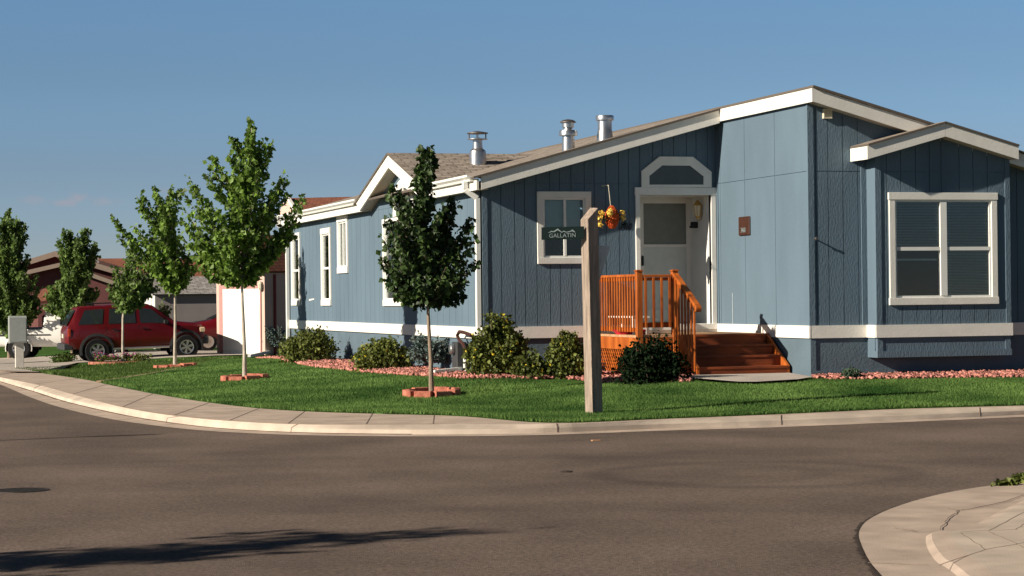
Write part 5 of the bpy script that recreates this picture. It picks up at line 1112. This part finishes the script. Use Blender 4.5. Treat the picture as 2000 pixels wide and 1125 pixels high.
# ================================================================== NEIGHBOURING BUILDINGS
# garage at 45 degrees
gA, gBp = at(424, 695, 67.2), at(518, 697, 65.6); gU = Vector((gBp.x-gA.x, gBp.y-gA.y, 0)); gw_ = gU.length; gU.normalize(); gN = Vector((gU.y, -gU.x, 0)); gz0 = gA.z-.3
gar = thing('garage', 'pale pink garage with pink trimmed white door and brown roof', 'garage', (gA.x, gA.y, gA.z))
FG = Frame((gA.x, gA.y), (gU.x, gU.y), (gN.x, gN.y))
def gz(x, y, D=66.4): return at(x, y, D).z
ze, zp = gz(515, 527), gz(466, 462)
q = MB(); FG.box(q, 0, gw_, 0, -7, gz0, ze); q.prism([FG.p(0, 0, ze), FG.p(gw_, 0, ze), FG.p(gw_/2, 0, zp)], -FG.N*7); build('wall', q, PINK, gar)
for a, b in (((-.12, ze-.06), (gw_/2, zp+.06)), ((gw_+.12, ze-.06), (gw_/2, zp+.06))):
    A0, B0 = FG.p(a[0], .12, a[1]), FG.p(b[0], .12, b[1]); slab_roof('roof', [A0, A0-FG.N*7.3, B0-FG.N*7.3, B0], .05, SHINGR, gar)
    q = MB(); q.hexa([A0+Vector((0, 0, -.16)), B0+Vector((0, 0, -.16)), B0-FG.N*.03+Vector((0, 0, -.16)), A0-FG.N*.03+Vector((0, 0, -.16)), A0-Vector((0, 0, .05)), B0-Vector((0, 0, .05)), B0-FG.N*.03-Vector((0, 0, .05)), A0-FG.N*.03-Vector((0, 0, .05))]); build('fascia', q, PINKTRIM, gar)
kk = gw_/94; dz_ = gz(470, 564); q = MB(); u_a, u_b = 13*kk, 86*kk
FG.box(q, u_a, u_b, .02, .002, gz0, dz_); 
for i in range(1, 4): FG.box(q, u_a+.02, u_b-.02, .028, .02, gz0+.3+(dz_-gz0-.3)*(i-1)/4+.02, gz0+.3+(dz_-gz0-.3)*i/4-.015)
build('garage_door', q, VINYL, gar)
q = MB(); FG.box(q, u_a-.16, u_a, .03, .002, gz0, dz_+.12); FG.box(q, u_b, u_b+.05, .03, .002, gz0, dz_+.12); FG.box(q, u_a, u_b, .03, .002, dz_, dz_+.12); build('door_trim', q, PINKTRIM, gar)
q = MB(); cc = FG.p(gw_-.12, .06, gz(512, 560)); q.lathe(cc, [(.04, -.12), (.07, -.05), (.07, .08), (.02, .16)], 8); build('wall_lamp', q, CREAM, gar)
FG2 = Frame((FG.p(gw_, 0, 0).x, FG.p(gw_, 0, 0).y), (-gN.x, -gN.y), (gU.x, gU.y)); q = MB(); FG2.box(q, .35, .42, .05, 0, gz0, ze-.15); build('downspout', q, mat('dark_red_metal', (.2, .03, .03), .6), gar)
# pink house behind with tall brown roof
ph = thing('pink_house', 'pink house with tall brown roof far behind the blue house end', 'house', (at(610, 690, 92).x, at(610, 690, 92).y, -1))
def billboard_house(th, D, wallpts, depth, wallm):   # wall outline in picture, standing upright at its own distance, with real depth behind
    P = [at(x, y, D) for x, y in wallpts]; q = MB(); d = Vector((FW.x, FW.y, 0)).normalized()*depth; q.prism(P, d); return build('wall', q, wallm, th)
dirD = Vector((math.sin(YAW-.09), math.cos(YAW-.09), 0))
A, B = at(563, 387, 92), at(740, 383, 92); E1, E2 = at(590, 430, 88), at(760, 430, 88)
slab_roof('roof', [E1, E2, B, A], .15, SHINGR, ph)
q = MB(); q.prism([at(563, 389, 92), at(588, 430, 88), at(553, 470, 92), at(540, 430, 93), at(552, 398, 92.5)], dirD*6); build('wall', q, PINK, ph)
q = MB(); q.prism([at(555, 470, 92), at(760, 470, 92), at(760, 720, 92), at(555, 720, 92)], dirD*6); build('wall', q, PINK, ph)
q = MB(); q.bar(at(562, 386, 91.8), at(590, 430, 87.8), .12, .15); build('fascia', q, WHITE, ph)
# small grey shed
shp = at(305, 700, 76); sh = thing('shed', 'grey shed with white double doors on its sunny end and grey roof', 'shed', (shp.x, shp.y, base(70)-.2))
Ld = 2.9; xr = shp.x+2.6; zs = at(305, 572, 76).z; zrg = at(305, 541, 76).z; y0_ = shp.y; zb0 = -1.4
q = MB(); q.box((shp.x, y0_, zb0), (xr, y0_+Ld, zs)); q.prism([(shp.x, y0_, zs), (shp.x, y0_+Ld, zs), (shp.x, y0_+Ld/2, zrg-.03)], (xr-shp.x, 0, 0)); build('wall', q, SHEDG, sh)
q = MB(); q.box((shp.x-.03, y0_+.0, zb0), (shp.x-.004, y0_+Ld, zs)); q.prism([(shp.x-.03, y0_-.1, zs-.03), (shp.x-.03, y0_+Ld+.1, zs-.03), (shp.x-.03, y0_+Ld/2, zrg)], (.026, 0, 0)); build('end_wall', q, VINYL, sh)
q = MB(); q.box((shp.x-.07, y0_+.7, zb0), (shp.x-.03, y0_+1.4, zs-.1)); build('door', q, WHITE, sh); q = MB(); q.box((shp.x-.07, y0_+1.45, zb0), (shp.x-.03, y0_+2.15, zs-.1)); build('door', q, WHITE, sh)
slab_roof('roof', [(shp.x-.12, y0_-.15, zs-.05), (xr+.1, y0_-.15, zs-.05), (xr+.1, y0_+Ld/2, zrg+.03), (shp.x-.12, y0_+Ld/2, zrg+.03)], .05, SHINGG, sh); slab_roof('roof', [(xr+.1, y0_+Ld+.15, zs-.05), (shp.x-.12, y0_+Ld+.15, zs-.05), (shp.x-.12, y0_+Ld/2, zrg+.03), (xr+.1, y0_+Ld/2, zrg+.03)], .05, SHINGG, sh)
# maroon house
mh = thing('maroon_house', 'maroon house with two stepped gables and tan fascia behind the street trees', 'house', (at(140, 700, 94).x, at(140, 700, 94).y, -1.3))
def gable_front(th, D, pts, wallb, depth, m, trimw, over=0.0):
    (xl, yl), (xp, yp), (xr_, yr) = pts; A, Pk_, B = at(xl, yl, D), at(xp, yp, D), at(xr_, yr, D); zb_ = -2.5; d = dirD*depth
    q = MB(); q.prism([Vector((A.x, A.y, zb_)), Vector((B.x, B.y, zb_)), B-Vector((0, 0, .1)), Pk_-Vector((0, 0, .1)), A-Vector((0, 0, .1))], d); build('wall', q, m, th)
    for a in (A, B):
        e = (a-Pk_).normalized()*.3; a_ = a+e; slab_roof('roof', [a_-dirD*.5, a_+d, Pk_+d, Pk_-dirD*.5], .08, SHINGR, th)
        q = MB(); f_ = -dirD*.53; q.hexa([a_+f_-Vector((0, 0, trimw)), Pk_+f_-Vector((0, 0, trimw)), Pk_-dirD*.5-Vector((0, 0, trimw)), a_-dirD*.5-Vector((0, 0, trimw)), a_+f_, Pk_+f_, Pk_-dirD*.5, a_-dirD*.5]); build('fascia', q, TAN, th)
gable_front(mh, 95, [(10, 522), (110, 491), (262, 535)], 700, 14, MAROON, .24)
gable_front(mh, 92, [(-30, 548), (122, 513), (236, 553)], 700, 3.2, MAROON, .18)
q = MB(); a, b = at(42, 606, 89), at(75, 606, 89); q.box((a.x, a.y, -2.5), (b.x, a.y+2.6, at(50, 596, 89).z)); build('porch_wall', q, mat('siding_painted_sunlit', (.55, .22, .20), .85, .08), mh)  # sunlight on the porch wall is put into its pale pink colour
q = MB(); p1_, p2_ = at(60, 590, 89), at(115, 562, 89); slab_roof('porch_roof', [at(58, 592, 88), at(95, 586, 88), at(112, 562, 90), at(85, 564, 90)], .1, SHINGR, mh)
q = MB(); vv = at(190, 510, 97); q.lathe((vv.x, vv.y, vv.z-.3), [(.08, 0), (.08, .45), (.11, .46), (.11, .52)], 8); build('flue', q, GALV, mh)
# long brown roof farther back
br = thing('brown_roofed_house', 'house with a long low brown roof seen above the grey shed', 'house', (at(290, 700, 112).x, at(290, 700, 112).y, -1.5))
slab_roof('roof', [at(170, 560, 106), at(420, 560, 106), at(420, 503, 112), at(192, 505, 112)], .12, SHINGR, br)
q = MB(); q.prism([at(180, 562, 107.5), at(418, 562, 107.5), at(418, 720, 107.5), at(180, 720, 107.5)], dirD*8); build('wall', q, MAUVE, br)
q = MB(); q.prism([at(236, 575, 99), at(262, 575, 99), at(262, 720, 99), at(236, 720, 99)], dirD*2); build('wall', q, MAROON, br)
# ================================================================== ROAD FURNITURE AND THE OPPOSITE KERB
gc = onroad(42, 958); man = thing('manhole_cover', 'round cast-iron drain grate set in the asphalt', 'manhole', (gc.x, gc.y, gc.z))
rr = abs(onroad(98, 958).x-onroad(42, 958).x); q = MB(); n = 32
for i in range(n):
    a, b = 2*math.pi*i/n, 2*math.pi*(i+1)/n
    for r0, r1 in ((rr, rr*.9),): q.hexa([(gc.x+r0*math.cos(a), gc.y+r0*math.sin(a), gc.z-.03), (gc.x+r0*math.cos(b), gc.y+r0*math.sin(b), gc.z-.03), (gc.x+r1*math.cos(b), gc.y+r1*math.sin(b), gc.z-.03), (gc.x+r1*math.cos(a), gc.y+r1*math.sin(a), gc.z-.03), (gc.x+r0*math.cos(a), gc.y+r0*math.sin(a), gc.z+.006), (gc.x+r0*math.cos(b), gc.y+r0*math.sin(b), gc.z+.006), (gc.x+r1*math.cos(b), gc.y+r1*math.sin(b), gc.z+.006), (gc.x+r1*math.cos(a), gc.y+r1*math.sin(a), gc.z+.006)])
IRON = mat('cast_iron', (.050, .040, .032), .6, .3, 20, metal=.3); build('rim', q, IRON, man)
q = MB(); q.lathe((gc.x, gc.y, gc.z), [(rr*.9, .002), (rr*.9, .005)], 32); build('plate', q, mat('dark_iron', (.008, .007, .006), .9, .2), man)
q = MB(); st_ = rr/3.4
for i in range(-5, 6):
    for j in range(-5, 6):
        cx_, cy_ = (i+.25*((j % 2)*2-1))*st_, j*st_
        if math.hypot(cx_, cy_) < rr*.84: q.box((gc.x+cx_-st_*.24, gc.y+cy_-st_*.24, gc.z+.005), (gc.x+cx_+st_*.24, gc.y+cy_+st_*.24, gc.z+.0065))
build('studs', q, IRON, man, label='raised studs of the grate')
# opposite kerb, lower right: gutter pan, kerb lip and slabs
OA = [(1760, 1180), (1727, 1130), (1700, 1098), (1682, 1062), (1678, 1040), (1690, 1020), (1718, 1003), (1752, 989), (1800, 974), (1860, 960), (1930, 949), (2000, 942), (2100, 932)]
OB = [(1930, 1180), (1888, 1140), (1850, 1110), (1828, 1096), (1812, 1072), (1808, 1055), (1812, 1045), (1836, 1040), (1876, 1038), (1915, 1020), (1955, 1000), (2000, 980), (2110, 935)]
oa = [ground(x, y, road_z, .012) for x, y in smooth_chain(OA, 60)]; ob = [ground(x, y, road_z, .004) for x, y in smooth_chain(OB, 60)]
strip('corner_gutter', oa, ob, CONC)
kb = MB(); CTR = at(2300, 1150, 13.0)
oc_ = []
for p in ob:
    d = Vector((CTR.x-p.x, CTR.y-p.y, 0)); d.normalize(); oc_.append((p, p+d*.05+Vector((0, 0, .022)), p+d*.20+Vector((0, 0, .034))))
for a in oc_: kb.v += list(a)
for i in range(len(oc_)-1):
    for j in range(2): a = 3*i+j; kb.f.append([a, a+3, a+4, a+1])
struct('corner_kerb', kb, CONC, fix=False)
# slabs: polygon clipped into stones by gaps
inner = [a[2] for a in oc_]; zc = sum(p.z for p in inner)/len(inner)
poly = [Vector((p.x, p.y, 0)) for p in inner]+[Vector((inner[-1].x+3, inner[-1].y, 0)), Vector((inner[-1].x+3, inner[0].y-1.5, 0)), Vector((inner[0].x, inner[0].y-1.5, 0))]
sheet('corner_pavement', poly, lambda X, Y: road_z(X, Y)+.038, CONC2, .5, 0)
jm = MB()
for px in ([(1876, 1040), (1925, 1073)], [(1931, 1038), (1985, 1062)], [(1925, 1073), (2010, 1058)], [(1925, 1073), (1832, 1104)], [(1985, 1062), (2010, 1075)], [(1876, 1038), (1990, 1034)], [(1931, 1036), (2010, 995)], [(1984, 1034), (2010, 1018)]):
    a, b = [ground(x, y, road_z, .0385) for x, y in px]; n_ = 8; prev = a
    for i in range(1, n_+1):
        c = a.lerp(b, i/n_)+Vector((random.uniform(-.008, .008), random.uniform(-.008, .008), 0)); jm.bar(prev, c, .0055, .0018); prev = c
for px in ([(1745, 1030), (1790, 1037)], [(1695, 1099), (1815, 1103)], [(1850, 992), (1872, 996), (1895, 994), (1960, 980), (2005, 965)], [(1872, 996), (1850, 1015), (1835, 1036)]):
    pp = [ground(x, y, road_z, .014) for x, y in px]
    for a, b in zip(pp, pp[1:]):
        prev = a
        for i in range(1, 7):
            c = a.lerp(b, i/6)+Vector((random.uniform(-.01, .01), random.uniform(-.01, .01), 0)); jm.bar(prev, c, .0045, .003); prev = c
struct('pavement_joint', jm, MATS['dark_joint'])
q = MB()
for a, b in zip(oa, oa[1:]):
    n_ = 3
    for i in range(n_):
        c = a.lerp(b, (i+.5)/n_); d = Vector((c.x-CTR.x, c.y-CTR.y, 0)).normalized(); c = c+d*random.uniform(.005, .02); s_ = random.uniform(.015, .04); q.lathe(c+Vector((0, 0, -.010)), [(s_, 0), (s_*.4, .006)], 5)
struct('asphalt_edge', q, mat('dark_tar', (.03, .022, .018), .9, .2))
def weed(label, x, y, wpx, hpx, n, seed):
    rg = np.random.default_rng(seed); p = ground(x, y, road_z, .01); D = (p-CAM).dot(FW); s_ = D/F; t = thing('weed', label, 'weed', p, group='weeds along the opposite kerb'); P = []
    for _ in range(n):
        a = rg.normal(0, .33); P.append([p.x+a*wpx*s_, p.y+a*wpx*s_*.15+rg.normal(0, .02), p.z+abs(rg.normal(0, .5))*hpx*s_*math.exp(-abs(a)*1.5)])
    V, F_ = leaves_at(np.array(P), .045, rg, .2); nmesh('leaves', V, F_, JUNI, t)
weed('green weed at the edge of the asphalt, right side of the picture', 1992, 943, 34, 16, 240, 61); weed('low flat weed patch beside the taller one on the kerb edge', 1962, 948, 38, 6, 160, 62)
q = MB(); c = onroad(1106, 922); q.lathe(c+Vector((0, 0, .0)), [(.07, .001), (.05, .012), (.01, .016)], 7); tag(build('stone_chip', q, mat('dark_stone', (.04, .03, .025), .9)), 'small dark stone chip alone on the asphalt', 'stone')
q = MB(); c = onroad(1164, 861); q.box((c.x-.05, c.y-.03, c.z), (c.x+.05, c.y+.03, c.z+.012)); tag(build('wood_chip', q, mat('pale_chip', (.4, .22, .12), .9)), 'pale reddish chip on the asphalt in front of the kerb joint', 'litter')
